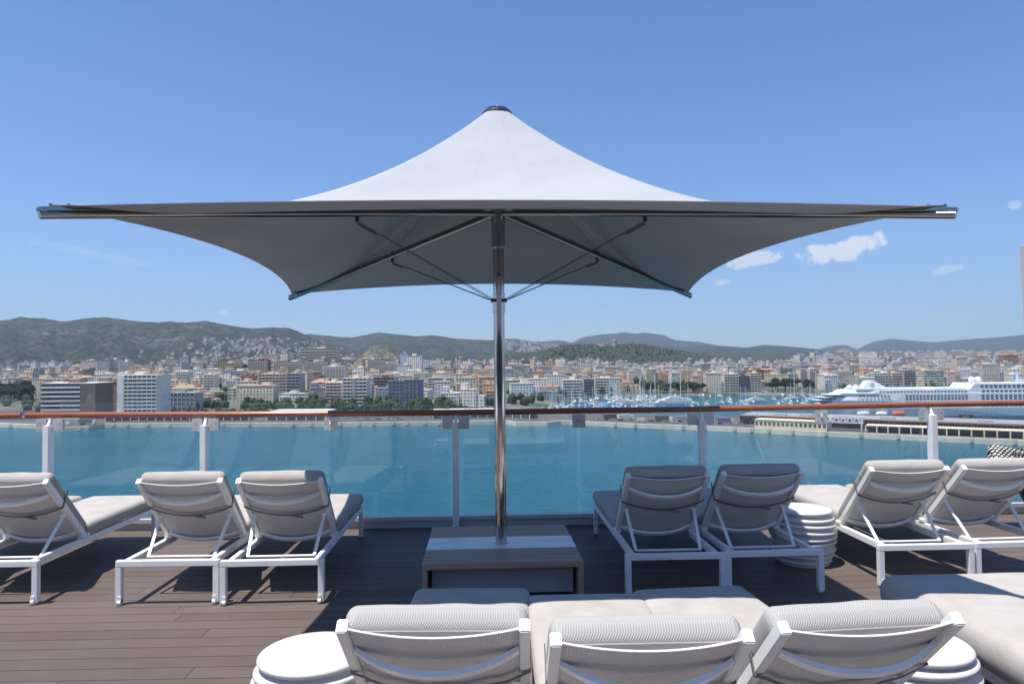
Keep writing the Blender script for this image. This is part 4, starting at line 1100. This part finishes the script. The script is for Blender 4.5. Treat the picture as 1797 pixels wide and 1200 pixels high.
# individual trees
def treeat(kind,px,py,s,where,group,front=True):
    g=gat(px,py); plant(kind,g.x,g.y,g.z,s,where,group)
for i in range(46): 
    px=436+i*8.1+rnd.uniform(-3,3); treeat('round',px,726+rnd.uniform(-3,2),rnd.uniform(.72,1.05),'in the long row behind the quay left of the pole','trees along the left waterfront')
for i in range(44):
    px=440+i*9.9+rnd.uniform(-3,3); a=(px-898.5)/FPX; Y=rnd.uniform(513,530); plant('round',a*Y,Y,ground_h(a,Y),rnd.uniform(.7,.95),'in the front row on the left waterfront','front row of waterfront trees')
for i in range(16):
    px=282+i*9.9+rnd.uniform(-3,3); a=(px-898.5)/FPX; Y=rnd.uniform(516,560); plant('round',a*Y,Y,ground_h(a,Y),rnd.uniform(.6,.95),'between the white tower and the long tree row','trees right of the white tower')
for i in range(20):
    px=430+i*19+rnd.uniform(-6,6); treeat('round',px,716+rnd.uniform(-3,2),rnd.uniform(.9,1.2),'in the second row behind the waterfront tree line','trees behind the waterfront row')
for i in range(14): treeat('round',103+i*6.3+rnd.uniform(-2,2),733+rnd.uniform(-6,2),rnd.uniform(.7,1.0),'in front of the dark brown waterfront block','trees by the brown block')
for i in range(46): 
    px=-20+rnd.random()*92; treeat('pine',px,rnd.uniform(688,706),rnd.uniform(1.2,1.7),'in the dark wood at the left edge','pines at the left edge')
for i in range(26):
    px=1125+rnd.random()*110; treeat(rnd.choice(['pine','round','pine']),px,rnd.uniform(688,697),rnd.uniform(1.1,1.6),'in the dense grove behind the superyacht','grove behind the superyacht')
for i in range(20):
    px=1345+rnd.random()*75; treeat('pine',px,rnd.uniform(682,694),rnd.uniform(1.1,1.6),'in the grove above the marina near the ship bow','grove near the ship bow')
for i in range(18):
    px=1425+i*22+rnd.uniform(-4,4); treeat('palm',px,692+rnd.uniform(-3,3),rnd.uniform(.9,1.2),'on the far promenade behind the cruise ship','promenade palms behind the ship')
for i in range(16):
    px=890+i*15+rnd.uniform(-5,5); treeat(rnd.choice(['palm','round']),px,697+rnd.uniform(-3,2),rnd.uniform(.8,1.1),'on the marina promenade right of the pole','promenade trees right of the pole')
for i in range(30):
    px=rnd.uniform(200,1700); treeat(rnd.choice(['round','pine','cypress','round']),px,rnd.uniform(652,690),rnd.uniform(.9,1.5),'standing between the houses of the city','trees between the city houses')

# ------------------------------------------------------------------ quays and pier
def gz(px,py,z): return at_z(px,py,z)
QZ=WAT+2.6
front=[(-400,748),(0,749),(60,752),(108,757),(155,755.5),(182,750),(640,748),(800,746),(872,744.5),(892,745),(905,747.5),(960,747.5),(985,745),(1000,745),(1060,748),(1120,751),(1240,755.5),(1337,760),(1430,765),(1560,771),(1700,777.5),(1797,782),(2100,797)]
back=[(-400,733),(0,733),(150,733),(640,731),(872,728),(1000,724),(1200,727),(1337,732.5),(1430,735),(1560,738),(1797,744),(2100,752)]
m=MB()
fp=[gz(x,y,WAT) for x,y in front]
def backp(x): 
    return gz(x,lerpl(back,x),QZ)
rowsq=[[Vector((p.x,p.y,WAT-3)) for p in fp],[Vector((p.x,p.y,QZ)) for p in fp],[Vector((p.x,p.y+2.2,QZ+.01)) for p in fp],[backp(x) for x,y in front]]
# keep the land side in order
m.grid([rowsq[0],rowsq[1]],0); m.grid([rowsq[1],rowsq[2]],0); m.grid([rowsq[2],rowsq[3]],1)
m.grid([rowsq[3],[Vector((p.x,p.y,WAT-3)) for p in rowsq[3]]],0)
tag(m.build('quay',[MT['concrete'],MT['asphalt']]),kind='structure')
def qpt(px,back_=0):       # a point on the quay edge, back_ metres inland
    for i in range(len(front)-1):
        if front[i][0]<=px<=front[i+1][0]:
            f=(px-front[i][0])/(front[i+1][0]-front[i][0]); p=fp[i].lerp(fp[i+1],f); break
    d=Vector((p.x,p.y,0)).normalized(); return Vector((p.x+d.x*back_,p.y+d.y*back_,QZ))
# fenders along the quay wall
fi=0
for px in [20,95,140,200,225,262,300,345,395,440,516,548,598,630,655,690,715,745,770,1080,1115,1200,1237,1290,1320,1350,1392,1450,1512,1576,1704,1780]:
    p=qpt(px); 
    def mkf():
        m=MB(); m.box(-1.1,1.1,-.8,-.02,-2.4,.15); m.box(-.6,.6,-.95,-.801,-1.9,-.2); return m.build('quay_fender',MT['concrete'])
    if fi==0: f0=mkf(); o=f0
    else: o=f0.copy(); COL.objects.link(o)
    fi+=1; o.location=(p.x,p.y,QZ); tag(o,'pale square fender block set in the quay wall','fender','fender blocks along the quay wall')

def longbox(m,A,B,dep,z0,z1,mi=0,off=0):
    A=Vector((A.x,A.y,0)); B=Vector((B.x,B.y,0)); u=(B-A).normalized(); n=Vector((-u.y,u.x,0))
    T=Matrix((u,n,Vector((0,0,1)))).transposed().to_4x4(); T.translation=A+n*off; m.box(0,(B-A).length,0,dep,z0,z1,mi,T); return T,(B-A).length
# cream customs block on the pier
A=qpt(1325,3); B=qpt(1452,3); b_=empty('customs_block',(A.x,A.y,QZ)); tag(b_,'long low cream block with a row of small windows on the pier edge','building')
def lp(o,par): o.matrix_parent_inverse=Matrix.Translation(par.location).inverted() if par.rotation_euler.z==0 else par.matrix_basis.inverted(); return o
m=MB(); T,Lg=longbox(m,A,B,9,QZ,QZ+4.6); lp(m.build('wall',MT['cream'],b_),b_)
m=MB(); longbox(m,A,B,9.6,QZ+4.601,QZ+5.1,0,-.3); lp(m.build('roof',MT['cream'],b_),b_)
n=16
for i in range(n):
    m=MB(); x=Lg*(i+.5)/n; m.box(x-.75,x+.75,-.12,-.0,QZ+1.7,QZ+3.5,0,T); lp(m.build('window',MT['bglass'],b_),b_)
# cruise terminal
A=gz(1300,751,QZ); B=gz(1850,772,QZ); tn=empty('cruise_terminal',(A.x,A.y,QZ)); tag(tn,'long cruise terminal with dark glass upper floor and thin red roof','terminal')
A2=qpt(1300,26); B2=qpt(1850,26)
m=MB(); T,Lg=longbox(m,A2,B2,26,QZ,QZ+2.4); lp(m.build('lower_wall',MT['asphalt'],tn),tn)
m=MB(); T,Lg=longbox(m,A2,B2,25,QZ+2.401,QZ+5.0,0,-.5); lp(m.build('upper_glazing',MT['bglass'],tn),tn)
m=MB()
for i in range(60): x=Lg*i/60; m.box(x,x+.25,-.66,-.52,QZ+2.41,QZ+5.0,0,T)
for zz in (2.4,3.7): m.box(0,Lg,-.70,-.661,QZ+zz,QZ+zz+.18,0,T)
lp(m.build('glazing_bars',MT['galv'],tn),tn)
m=MB(); longbox(m,A2,B2,30,QZ+5.001,QZ+5.5,0,-2); 
rf=lp(m.build('roof',MT['galv'],tn),tn)
m=MB(); m.box(0,Lg,-2.15,-2.01,QZ+4.9,QZ+5.7,0,T); lp(m.build('red_fascia',MT['redroof'],tn),tn)
for x in (.12,.22,.36,.5,.63,.8): m=MB(); m.box(Lg*x,Lg*x+7,6,12,QZ+5.501,QZ+6.2,0,T); lp(m.build('roof_hatch',MT['galv'],tn),tn)
# colonnade in front of the terminal
A=qpt(1521,7); B=qpt(1850,7); cl=empty('quay_colonnade',(A.x,A.y,QZ)); tag(cl,'cream open colonnade with dark bays along the pier edge below the terminal','colonnade')
m=MB(); T,Lg=longbox(m,A,B,9,QZ+3.3,QZ+3.8); lp(m.build('roof',MT['cream'],cl),cl)
m=MB(); longbox(m,A,B,.4,QZ,QZ+3.299,0,7.5); lp(m.build('back_wall',MT['bglass'],cl),cl)
for i in range(16):
    x=Lg*i/15; m=MB(); m.box(x-.3,x+.3,0,.6,QZ,QZ+3.299,0,T); lp(m.build('column',MT['cream'],cl),cl)
# gangway truss
A=gz(1462,763,QZ); gw=empty('passenger_gangway',(A.x,A.y,QZ)); tag(gw,'white lattice truss passenger gangway between the cream block and the colonnade','gangway')
Bq=qpt(1517,12); Aq=qpt(1457,12)
u=(Bq-Aq); Lg=u.length; u.normalize(); nn=Vector((-u.y,u.x,0))
m=MB(); z0,z1=QZ+4.2,QZ+7.6
for o_ in (0,3):
    a=Aq+nn*o_
    for z in (z0,z1): m.bar((a.x,a.y,z),(a.x+u.x*Lg,a.y+u.y*Lg,z),.4,.4)
    N=10
    for i in range(N):
        p=a+u*(Lg*i/N); q=a+u*(Lg*(i+1)/N); k=i%2; m.bar((p.x,p.y,z0 if k else z1),(q.x,q.y,z1 if k else z0),.28,.28)
lp(m.build('truss',MT['shipwhite'],gw),gw)
m=MB(); a=Aq; T=Matrix((u,nn,Vector((0,0,1)))).transposed().to_4x4(); T.translation=Vector((a.x,a.y,0)); m.box(0,Lg,.3,2.7,z0+.3,z0+.6,0,T); lp(m.build('walkway',MT['galv'],gw),gw)
for t in (.02,.95):
    p=Aq+u*Lg*t
    for o_ in (0,3): m=MB(); m.bar((p.x+nn.x*o_,p.y+nn.y*o_,QZ),(p.x+nn.x*o_,p.y+nn.y*o_,z1),.6,.6); lp(m.build('tower_leg',MT['shipwhite'],gw),gw)

# sheds behind the handrail on the left quay
def shed(px0,px1,back_,H,dep,label,roof='shipwhite',wall='bglass'):
    A=qpt(px0,back_); B=qpt(px1,back_); R=empty('quay_shed',(A.x,A.y,QZ)); tag(R,label,'shed')
    m=MB(); T,Lg=longbox(m,A,B,dep,QZ,QZ+H); lp(m.build('wall',MT[wall],R),R)
    m=MB(); longbox(m,A,B,dep+1.6,QZ+H+.001,QZ+H+.9,0,-.8); lp(m.build('roof',MT[roof],R),R)
    n=max(3,int(Lg/6))
    for i in range(n+1):
        m=MB(); x=Lg*i/n; m.box(x-.3,x+.3,-.35,-.0,QZ,QZ+H,0,T); lp(m.build('pillar',MT['shipwhite'],R),R)
shed(471,573,20,5.4,24,'shed with a wide flat white roof on the left quay, above and below the handrail')
shed(185,440,24,4.4,8,'long low dark walled shed on the left quay under the handrail',roof='apron')
shed(760,870,24,4.6,20,'white arched roof shed on the quay just left of the pole')
shed(885,930,24,5.5,10,'dark low shed on the quay just right of the pole',roof='apron')
# trucks, vans and cars on the pier
def vehicle(kind,px,back_,col,label,rot):
    p=qpt(px,back_); R=empty({'car':'parked_car','truck':'parked_truck','van':'parked_van'}[kind],(p.x,p.y,QZ),rot); tag(R,label,kind,'vehicles parked on the pier')
    m=MB()
    if kind=='car':
        m.box(-2.1,2.1,-.85,.85,.3,.85); m.build('body',MT['truck'],R,color=col)
        m=MB(); rows=[[(-1.3,-.8,.851),(1.0,-.8,.851),(1.0,.8,.851),(-1.3,.8,.851)],[(-.9,-.7,1.42),(.6,-.7,1.42),(.6,.7,1.42),(-.9,.7,1.42)]]; m.grid(rows,0,True); m.face(rows[1]); m.build('cabin',MT['bglass'],R)
        W=((-1.3,.33),(1.3,.33))
    elif kind=='van':
        m.box(-2.6,1.7,-.95,.95,.35,2.3); m.box(1.7,2.6,-.95,.95,.35,1.4); m.build('body',MT['truck'],R,color=col); W=((-1.7,.38),(1.7,.38))
        m=MB(); m.box(1.72,2.2,-.9,.9,1.401,2.1); m.build('windscreen',MT['bglass'],R)
    else:
        m.box(-6,2.6,-1.25,1.25,1.0,3.8); m.build('cargo_box',MT['truck'],R,color=col)
        m=MB(); m.box(3.0,5.0,-1.2,1.2,.6,3.0); m.build('cab',MT['truck'],R,color=WHITE); W=((-4.6,.5),(-3.2,.5),(4,.5))
    for x,r_ in W:
        for s in (-1,1): m=MB(); m.tube([(x,s*.7,r_),(x,s*.98,r_)],r_,10); m.build('wheel',MT['tyre'],R)
V=[('truck',1075,22,(.10,.06,.05),'dark red box truck parked on the pier right of the pole',.2),('truck',1100,24,WHITE,'white box truck behind the dark red one on the pier',.3),('van',1127,15,WHITE,'white van on the pier between the trucks and the cars',.1),
 ('truck',1168,22,(.06,.055,.05),'dark box truck on the pier under the handrail centre right',-.3),('truck',1205,26,GREY,'grey box truck on the pier by the rail post',.1),('truck',1275,20,(.10,.16,.30),'blue box truck on the pier right of the rail post',.2),
 ('car',1052,18,WHITE,'white car leftmost on the pier right of the pole',.2),('car',1143,20,(.4,.05,.04),'red car on the pier between two trucks',.1),('car',1186,14,WHITE,'white car in front of the dark box truck',0),('car',1240,16,(.05,.05,.06),'black car on the pier behind the rail post',.3),
 ('car',1300,22,GREY,'grey car near the cream customs block',.2),('car',1012,18,(.05,.06,.09),'dark car by the glass clip right of the pole',.1),('van',118,16,WHITE,'white van parked on the left quay',.1),('truck',155,18,(.10,.18,.12),'green box truck on the left quay',0),('car',200,14,(.5,.06,.03),'red car on the left quay',.1),('car',240,14,WHITE,'white car on the left quay, left of the grey one',0),('car',256,14,GREY,'grey car on the left quay, right of the white one',0)]
for i in range(5): V.append(('car',628+i*18,20,[WHITE,GREY,(.05,.06,.09),WHITE,(.3,.3,.32)][i],['white car leftmost in the quay car park left of the pole','mid grey car second in the quay car park','dark blue car in the middle of the quay car park','white car fourth in the quay car park','pale grey car rightmost in the quay car park'][i],.2))
for v in V: vehicle(*v)
# lamp posts on the quay
for i,px in enumerate([40,215,330,640,690,735,825,1045,1140,1260,1330,1440]):
    p=qpt(px,12)
    if i==0:
        lpst=empty('quay_lamp'); m=MB(); m.tube([(0,0,0),(0,0,12)],[.22,.12],6); m.build('pole',MT['galv'],lpst); m=MB(); m.box(-1.6,1.6,-.25,.25,12.0,12.25); m.build('lamp_head',MT['galv'],lpst); o=lpst
    else: o=copy_tree(lpst)
    o.location=(p.x,p.y,QZ); tag(o,'tall thin grey lamp post standing on the quay','lamp','lamp posts on the quay')
# quay fence behind the promenade
A=qpt(436,8); B=qpt(872,8); R=empty('quay_fence',(A.x,A.y,QZ)); tag(R,'thin wire fence with posts along the left quay','fence')
for i in range(31):
    p=A.lerp(B,i/30); m=MB(); m.box(p.x-.08,p.x+.08,p.y-.08,p.y+.08,QZ,QZ+3); lp(m.build('post',MT['galv'],R),R)
m=MB(); 
for z in (1,2,2.95): m.bar((A.x,A.y-.2,QZ+z),(B.x,B.y-.2,QZ+z),.06,.06)
lp(m.build('rail_wires',MT['galv'],R),R)

# coast road at far left
for k,(d0,d1,mt) in enumerate(((26,44,'asphalt'),(62,80,'asphalt'))):
    m=MB(); rw=[]
    for i in range(25):
        a=-1.0+.46*i/24; Y=coast(a)+d0+25*smooth(i/24)*k; rw.append([Vector((a*Y,Y,ground_h(a,Y)+.9)),Vector((a*(Y+d1-d0),Y+d1-d0,ground_h(a,Y+d1-d0)+.9))])
    m.grid(rw); tag(m.build('coast_road',MT[mt]),kind='structure')
# ------------------------------------------------------------------ boats in the marina
def hull_rows(Lh,Bm,H,mb,mi=0,z0=0):
    rows=[]
    for i in range(11):
        t=i/10; x=-Lh/2+Lh*t; w=Bm/2*(1-max(0,(t-.45)/.55)**2.2)*(.9+.1*min(1,t*4)); sh=H*(1+.25*t*t)
        rows.append([Vector((x,-w,z0+sh)),Vector((x,-w*.85,z0+.0)),Vector((x,0,z0-.4)),Vector((x,w*.85,z0+.0)),Vector((x,w,z0+sh))])
    mb.grid(rows,mi); mb.grid([[r[0] for r in rows],[r[4] for r in rows]],mi); mb.face([rows[0][k] for k in range(5)][::-1],mi)
def make_motor():
    R=empty('motor_boat'); m=MB(); hull_rows(13,4,1.5,m); m.build('hull',MT['boatwhite'],R)
    m=MB(); rows=[[(-4,-1.6,1.7),(3,-1.3,1.7),(3,1.3,1.7),(-4,1.6,1.7)],[(-3.6,-1.4,3.0),(1.2,-1.2,3.0),(1.2,1.2,3.0),(-3.6,1.4,3.0)]]; m.grid(rows,0,True); m.face(rows[1]); c=m.build('cabin',MT['boatwhite'],R)
    m=MB(); m.box(-3.2,1.0,-1.62,1.62,2.0,2.55); m.build('window',MT['bglass'],c)
    m=MB(); m.box(-4.2,-.4,-1.5,1.5,4.3,4.5); m.bar((-2.4,0,3),(-2.4,0,4.3),.3,1.8); m.build('flybridge_roof',MT['boatwhite'],R)
    return R
def make_sail():
    R=empty('sailing_boat'); m=MB(); hull_rows(12,3.6,1.2,m); m.build('hull',MT['boatwhite'],R)
    m=MB(); m.box(-3,2,-1.1,1.1,1.25,1.8); m.build('cabin',MT['boatwhite'],R)
    m=MB(); m.tube([(1,0,1.2),(1,0,17)],[.19,.13],6); ms=m.build('mast',MT['metal'],R)
    m=MB(); m.tube([(1,0,2.6),(-4.5,0,2.6)],.22,6); m.build('boom',MT['shipblue'],ms)
    m=MB()
    for a,b in (((5.8,0,1.6),(1,0,16.5)),((-5.8,0,1.3),(1,0,16.8))): m.bar(a,b,.05,.05)
    m.build('stay',MT['galv'],ms); return R
bm_,bs_=make_motor(),make_sail(); bused=set()
def boat(src,x,y,rz,s,label,cat,group):
    o=src if src not in bused else copy_tree(src); bused.add(src); o.location=(x,y,WAT+.2); o.rotation_euler=(0,0,rz); o.scale=(s,s,s); tag(o,label,cat,group)
for i in range(300):
    px=(rnd.uniform(885,1150) if i<150 else rnd.uniform(1100,1500)) if i<235 else rnd.uniform(1500,1830); a=(px-898.5)/FPX; Y=rnd.choice([585,605,628,650,672,694,716,738,760,785,808]) if px<1300 else rnd.choice([640,680,720,760,790])
    if a*1>coast(a): pass
    if Y>coast(a)-20: Y=coast(a)-rnd.choice([22,40,60,80])
    if Y<565: continue
    rz=pi/2+rnd.gauss(0,.12)+ (pi if rnd.random()<.5 else 0)
    if rnd.random()<.48: boat(bs_,a*Y,Y,rz,rnd.uniform(.7,1.15),'white sailing boat with a bare mast moored in the crowded marina','sailboat','sailing boats in the marina')
    else: boat(bm_,a*Y,Y,rz,rnd.uniform(.5,.95),'small white motor boat moored in the crowded marina','motorboat','motor boats in the marina')
for px,h_ in ((1146,1.6),(1173,2.0),(1190,2.0),(1120,1.5),(1390,1.7),(1428,1.7)):
    a=(px-898.5)/FPX; Y=720; boat(bs_,a*Y,Y,.4,h_,f'large sailing boat with a very tall mast, mast standing {"left of" if px<1160 else "among" if px<1200 else "right of"} the grove','sailboat','tall masted sailing boats')
# superyachts
def yacht(px0,px1,py,label):
    c=gz((px0+px1)/2,py,WAT); Lh=(px1-px0)/FPX*c.y; R=empty('superyacht',(c.x,c.y,WAT),pi); tag(R,label,'yacht')
    m=MB(); hull_rows(Lh,Lh*.18,Lh*.07,m); m.build('hull',MT['shipwhite'],R); H=Lh*.075
    for k,(x0,x1,hh) in enumerate(((-.42,.22,.040),(-.34,.10,.036),(-.22,.02,.032))):
        m=MB(); z=H+sum((.040,.036,.032)[:k])*Lh; w=Lh*(.075-.012*k)
        rows=[[(x0*Lh,-w,z),(x1*Lh+.05*Lh,-w,z),(x1*Lh+.05*Lh,w,z),(x0*Lh,w,z)],[(x0*Lh+.01*Lh,-w*.95,z+hh*Lh),(x1*Lh-.02*Lh,-w*.9,z+hh*Lh),(x1*Lh-.02*Lh,w*.9,z+hh*Lh),(x0*Lh+.01*Lh,w*.95,z+hh*Lh)]]
        m.grid(rows,0,True); m.face(rows[1]); d_=m.build('deck_house',MT['shipwhite'],R)
        m=MB(); m.box(x0*Lh+.03*Lh,x1*Lh-.02*Lh,-w*1.01,w*1.01,z+hh*Lh*.35,z+hh*Lh*.75); m.build('window_band',MT['bglass'],d_)
    m=MB(); m.bar((-.1*Lh,0,H+.108*Lh),(-.12*Lh,0,H+.17*Lh),.03*Lh,.03*Lh); m.build('radar_mast',MT['shipwhite'],R)
yacht(1128,1222,713,'long white superyacht with stacked decks moored in the middle of the marina')
yacht(1296,1345,706,'white superyacht moored just right of the big one')
yacht(1050,1118,712,'low white yacht moored left of the big superyacht')

# ------------------------------------------------------------------ the cruise ship
YS=452.0
sx0=at_y(1417,720,YS).x; CR=empty('cruise_ship',(sx0,YS,WAT),radians(-4)); tag(CR,'white cruise ship moored behind the terminal, bow to the left, filling the right','cruise ship')
mp=YS/FPX      # metres per pixel there
def Z(py,px=1600): return (42-(py-yh(px))*mp)
def Xs(px): return (px-1417)*mp*1.0
Lt=240; Bs=27
m=MB(); rows=[]
zd=Z(712)
for i in range(41):
    x=Lt*(i/40)**1.3; t=min(1,x/55); w=Bs/2*sin(pi/2*t)**.75; fl=1+.0*t
    rake=6*(1-t)
    zt=zd+2.0*(1-t)**2
    rows.append([Vector((x+rake*1.0,-w*.55,0)),Vector((x+rake*.6,-w*.9,zt*.35)),Vector((x,-w,zt)),Vector((x,w,zt)),Vector((x+rake*.6,w*.9,zt*.35)),Vector((x+rake,w*.55,0))])
m.grid([r[:3] for r in rows]); m.grid([r[2:4] for r in rows]); m.grid([r[3:] for r in rows]); hl=m.build('hull',MT['shipwhite'],CR)
m=MB(); m.grid([[r[0]*1+Vector((0,-.05,-.5)),r[0].lerp(r[1],1.0)+Vector((0,-.08,0)),r[1].lerp(r[2],.28)+Vector((0,-.08,0))] for r in rows[3:]]); m.build('grey_band',MT['shipgrey'],hl)
def deckbox(name,px0,px1,y_top,y_bot,inset,mat='shipwhite',slope=0.0,par=CR):
    m=MB(); x0,x1=Xs(px0),Xs(px1) if px1 else Lt-4; z0,z1=Z(y_bot),Z(y_top); w=Bs/2-inset
    def wat(x): 
        t=min(1,(x+2)/58); return min(w,(Bs/2)*sin(pi/2*max(.05,t))**.75-.3)
    xs=[x0+(x1-x0)*i/24 for i in range(25)]
    lo=[Vector((x,-wat(x),z0)) for x in xs]; up=[Vector((x0+slope+(x1-x0-slope)*i/24,-wat(xs[i]),z1)) for i in range(25)]
    m.grid([lo,up]); m.grid([up,[Vector((p.x,-p.y,p.z)) for p in up]]); m.grid([[Vector((p.x,-p.y,p.z)) for p in up],[Vector((p.x,-p.y,p.z)) for p in lo]])
    m.face([lo[0],up[0],Vector((up[0].x,-up[0].y,up[0].z)),Vector((lo[0].x,-lo[0].y,lo[0].z))]); m.face([lo[-1],Vector((lo[-1].x,-lo[-1].y,lo[-1].z)),Vector((up[-1].x,-up[-1].y,up[-1].z)),up[-1]])
    o=m.build(name,MT[mat],par); return o,wat
def windows(par,wat,px0,px1,y0,y1,n,name='window_row',gap=.35,mat='bglass'):
    m=MB(); x0,x1=Xs(px0),Xs(px1) if px1 else Lt-8
    for i in range(n):
        a=x0+(x1-x0)*(i+gap/2)/n; b=x0+(x1-x0)*(i+1-gap/2)/n; w=wat((a+b)/2)+.10
        m.box(a,b,-w-.05,-w,Z(y1),Z(y0))
    return m.build(name,MT[mat],par)
PX1=1417+ (Lt-6)/mp
# lower superstructure with lifeboats, then terraces
d1,w1=deckbox('deck_tier',1440,None,700,712,.2,slope=3)
d2,w2=deckbox('deck_tier',1450,None,688,699.9,.5,slope=4)
d3,w3=deckbox('deck_tier',1466,None,682,687.9,1.2,slope=4)
d4,w4=deckbox('deck_tier',1672,None,672,681.9,1.4,'shipwhite',slope=3)
_,w5=deckbox('deck_tier',1490,1668,679.5,681.9,2.2)
windows(d2,w2,1493,1542,691,694,9); windows(d2,w2,1490,1545,696.5,698,9,gap=.6)
windows(d3,w3,1525,1668,684,686.2,26); windows(d3,w3,1690,1850,683.2,686.6,22)
windows(d4,w4,1688,1850,674.5,678,22)
for y0 in (690.5,695.5): windows(d2,w2,1566,1668,y0,y0+2.6,18); windows(d2,w2,1688,1850,y0,y0+3.0,22)
for y0 in (701.0,707.0): windows(d1,w1,1566,1668,y0,y0+2.6,18); windows(d1,w1,1688,1850,y0,y0+3.0,22)
hwat=lambda x:(Bs/2)*sin(pi/2*min(1,max(.05,x/55)))**.75-.05
for y0,a,b,n in ((716.5,1566,1850,40),(725,1566,1850,34)): windows(hl,hwat,a,b,y0,y0+1.9,n,gap=.9)
m=MB(); m.box(Xs(1652),Xs(1674),-hwat(80)-.2,-hwat(80)-.06,Z(729),Z(724)); pc_=m.build('hull_picture',MT['black'],hl)
m=MB(); m.box(Xs(1657),Xs(1668),-hwat(80)-.28,-hwat(80)-.21,Z(728),Z(725.5)); m.build('picture_figure',MT['redroof'],pc_)
# terraces at the bow
for k,(a,b,yt) in enumerate(((1425,1480,699),(1436,1484,694),(1446,1488,689.5))):
    m=MB(); m.box(Xs(a),Xs(b),-w2(Xs(a+25)),w2(Xs(a+25)),Z(yt+1.2),Z(yt)); m.build('bow_terrace',MT['shipwhite'],CR)
    m=MB(); m.box(Xs(a)+2.5,Xs(b),-w2(Xs(a+25))*.93,w2(Xs(a+25))*.93,Z(yt+4.4),Z(yt+1.21)); m.build('terrace_glazing',MT['bglass'],CR)
# lifeboats
for k,(a,b) in enumerate(((1486,1511),(1515,1538),(1541,1564))):
    xm=(Xs(a)+Xs(b))/2; m=MB(); rows=[]
    Ll=Xs(b)-Xs(a)-1
    for i in range(11):
        t=i/10*2-1; r=1.7*sqrt(max(0,1-abs(t)**2.6)); rows.append([Vector((xm+t*Ll/2,-hwat(xm)-.9+1.1*r/1.7*cos(q*pi/5),Z(722)+r*.95*sin(q*pi/5))) for q in range(10)])
    m.grid(rows,0,True); lb=m.build('lifeboat',MT['orange'] if k==2 else MT['shipwhite'],CR,smooth=True)
    m=MB(); m.box(xm-Ll/2,xm+Ll/2,-hwat(xm)-.35,-hwat(xm)-.051,Z(726),Z(717)); m.build('lifeboat_recess',MT['shipgrey'],hl)
    for q in (-1,1): m=MB(); m.bar((xm+q*Ll*.42,-hwat(xm)-.7,Z(727)),(xm+q*Ll*.42,-hwat(xm)-.9,Z(716)),.35,.35); m.build('davit',MT['shipwhite'],CR)
# funnel: a white raked fin with a round emblem
m=MB(); pr=[(1505,682),(1517,667),(1526,666.5),(1548,679),(1568,682)]
for s in (-1,1):
    pts=[Vector((Xs(a),s*3.5,Z(b))) for a,b in pr]; m.face(pts if s==1 else pts[::-1])
for i in range(len(pr)):
    a,b=pr[i],pr[(i+1)%len(pr)]; m.face([Vector((Xs(a[0]),-3.5,Z(a[1]))),Vector((Xs(b[0]),-3.5,Z(b[1]))),Vector((Xs(b[0]),3.5,Z(b[1]))),Vector((Xs(a[0]),3.5,Z(a[1])))])
fn=m.build('funnel',MT['shipwhite'],CR)
m=MB(); m.tube([(Xs(1524),-3.55,Z(674)),(Xs(1524),-3.72,Z(674))],1.3,20); m.tube([(Xs(1524),-3.56,Z(674)),(Xs(1524),-3.70,Z(674))],.9,20) ; m.build('round_emblem',MT['shipgrey'],fn)
for px in (1487,1497.5,1691,1701): m=MB(); m.ball((Xs(px),-2,Z(679 if px<1600 else 666.5)),1.95,10); m.tube([(Xs(px),-2,Z(684 if px<1600 else 672)),(Xs(px),-2,Z(681 if px<1600 else 669))],.9,8); m.build('radar_dome',MT['shipwhite'],CR,smooth=True)
m=MB(); m.tube([(Xs(1769),0,Z(672)),(Xs(1769),0,Z(653))],[1.4,.3],8); m.bar((Xs(1762),0,Z(662)),(Xs(1777),0,Z(662)),.6,.6); m.bar((Xs(1765),0,Z(657)),(Xs(1773),0,Z(657)),.5,.5); m.build('ship_mast',MT['shipblue'],CR)
for px in (1618,1642): m=MB(); m.tube([(Xs(px),-4,Z(681)),(Xs(px),-4,Z(668))],.18,6); m.build('flagpole',MT['galv'],CR)

# ------------------------------------------------------------------ haze
m=MB(); m.box(-16000,16000,-2500,12500,WAT-5.5,1150)
t=NT('haze_air'); v=t.node('ShaderNodeVolumePrincipled'); v.inputs['Color'].default_value=(.62,.78,1.0,1); v.inputs['Density'].default_value=HAZE=7.5e-5; v.inputs['Anisotropy'].default_value=.2
t.l.new(v.outputs[0],t.out.inputs['Volume'])
hz_=m.build('haze',t.mat); tag(hz_,kind='stuff')

# low scrub and pines round the foot of the bare quarry hill are part of the wood above
# ------------------------------------------------------------------ labels: tell members of a row apart by their order
from collections import defaultdict
G_=defaultdict(list)
for o in bpy.data.objects:
    if o.parent is None and o.get('group') and o.get('label'): G_[(o['group'],o['label'])].append(o)
for (g_,l_),os_ in G_.items():
    if len(os_)>1:
        os_.sort(key=lambda o:o.location.x/max(1,o.location.y))
        for i,o in enumerate(os_):
            w=l_.split(); tail=f', {ordn(i+1)} from the left'
            o['label']=' '.join(w[:12])+tail
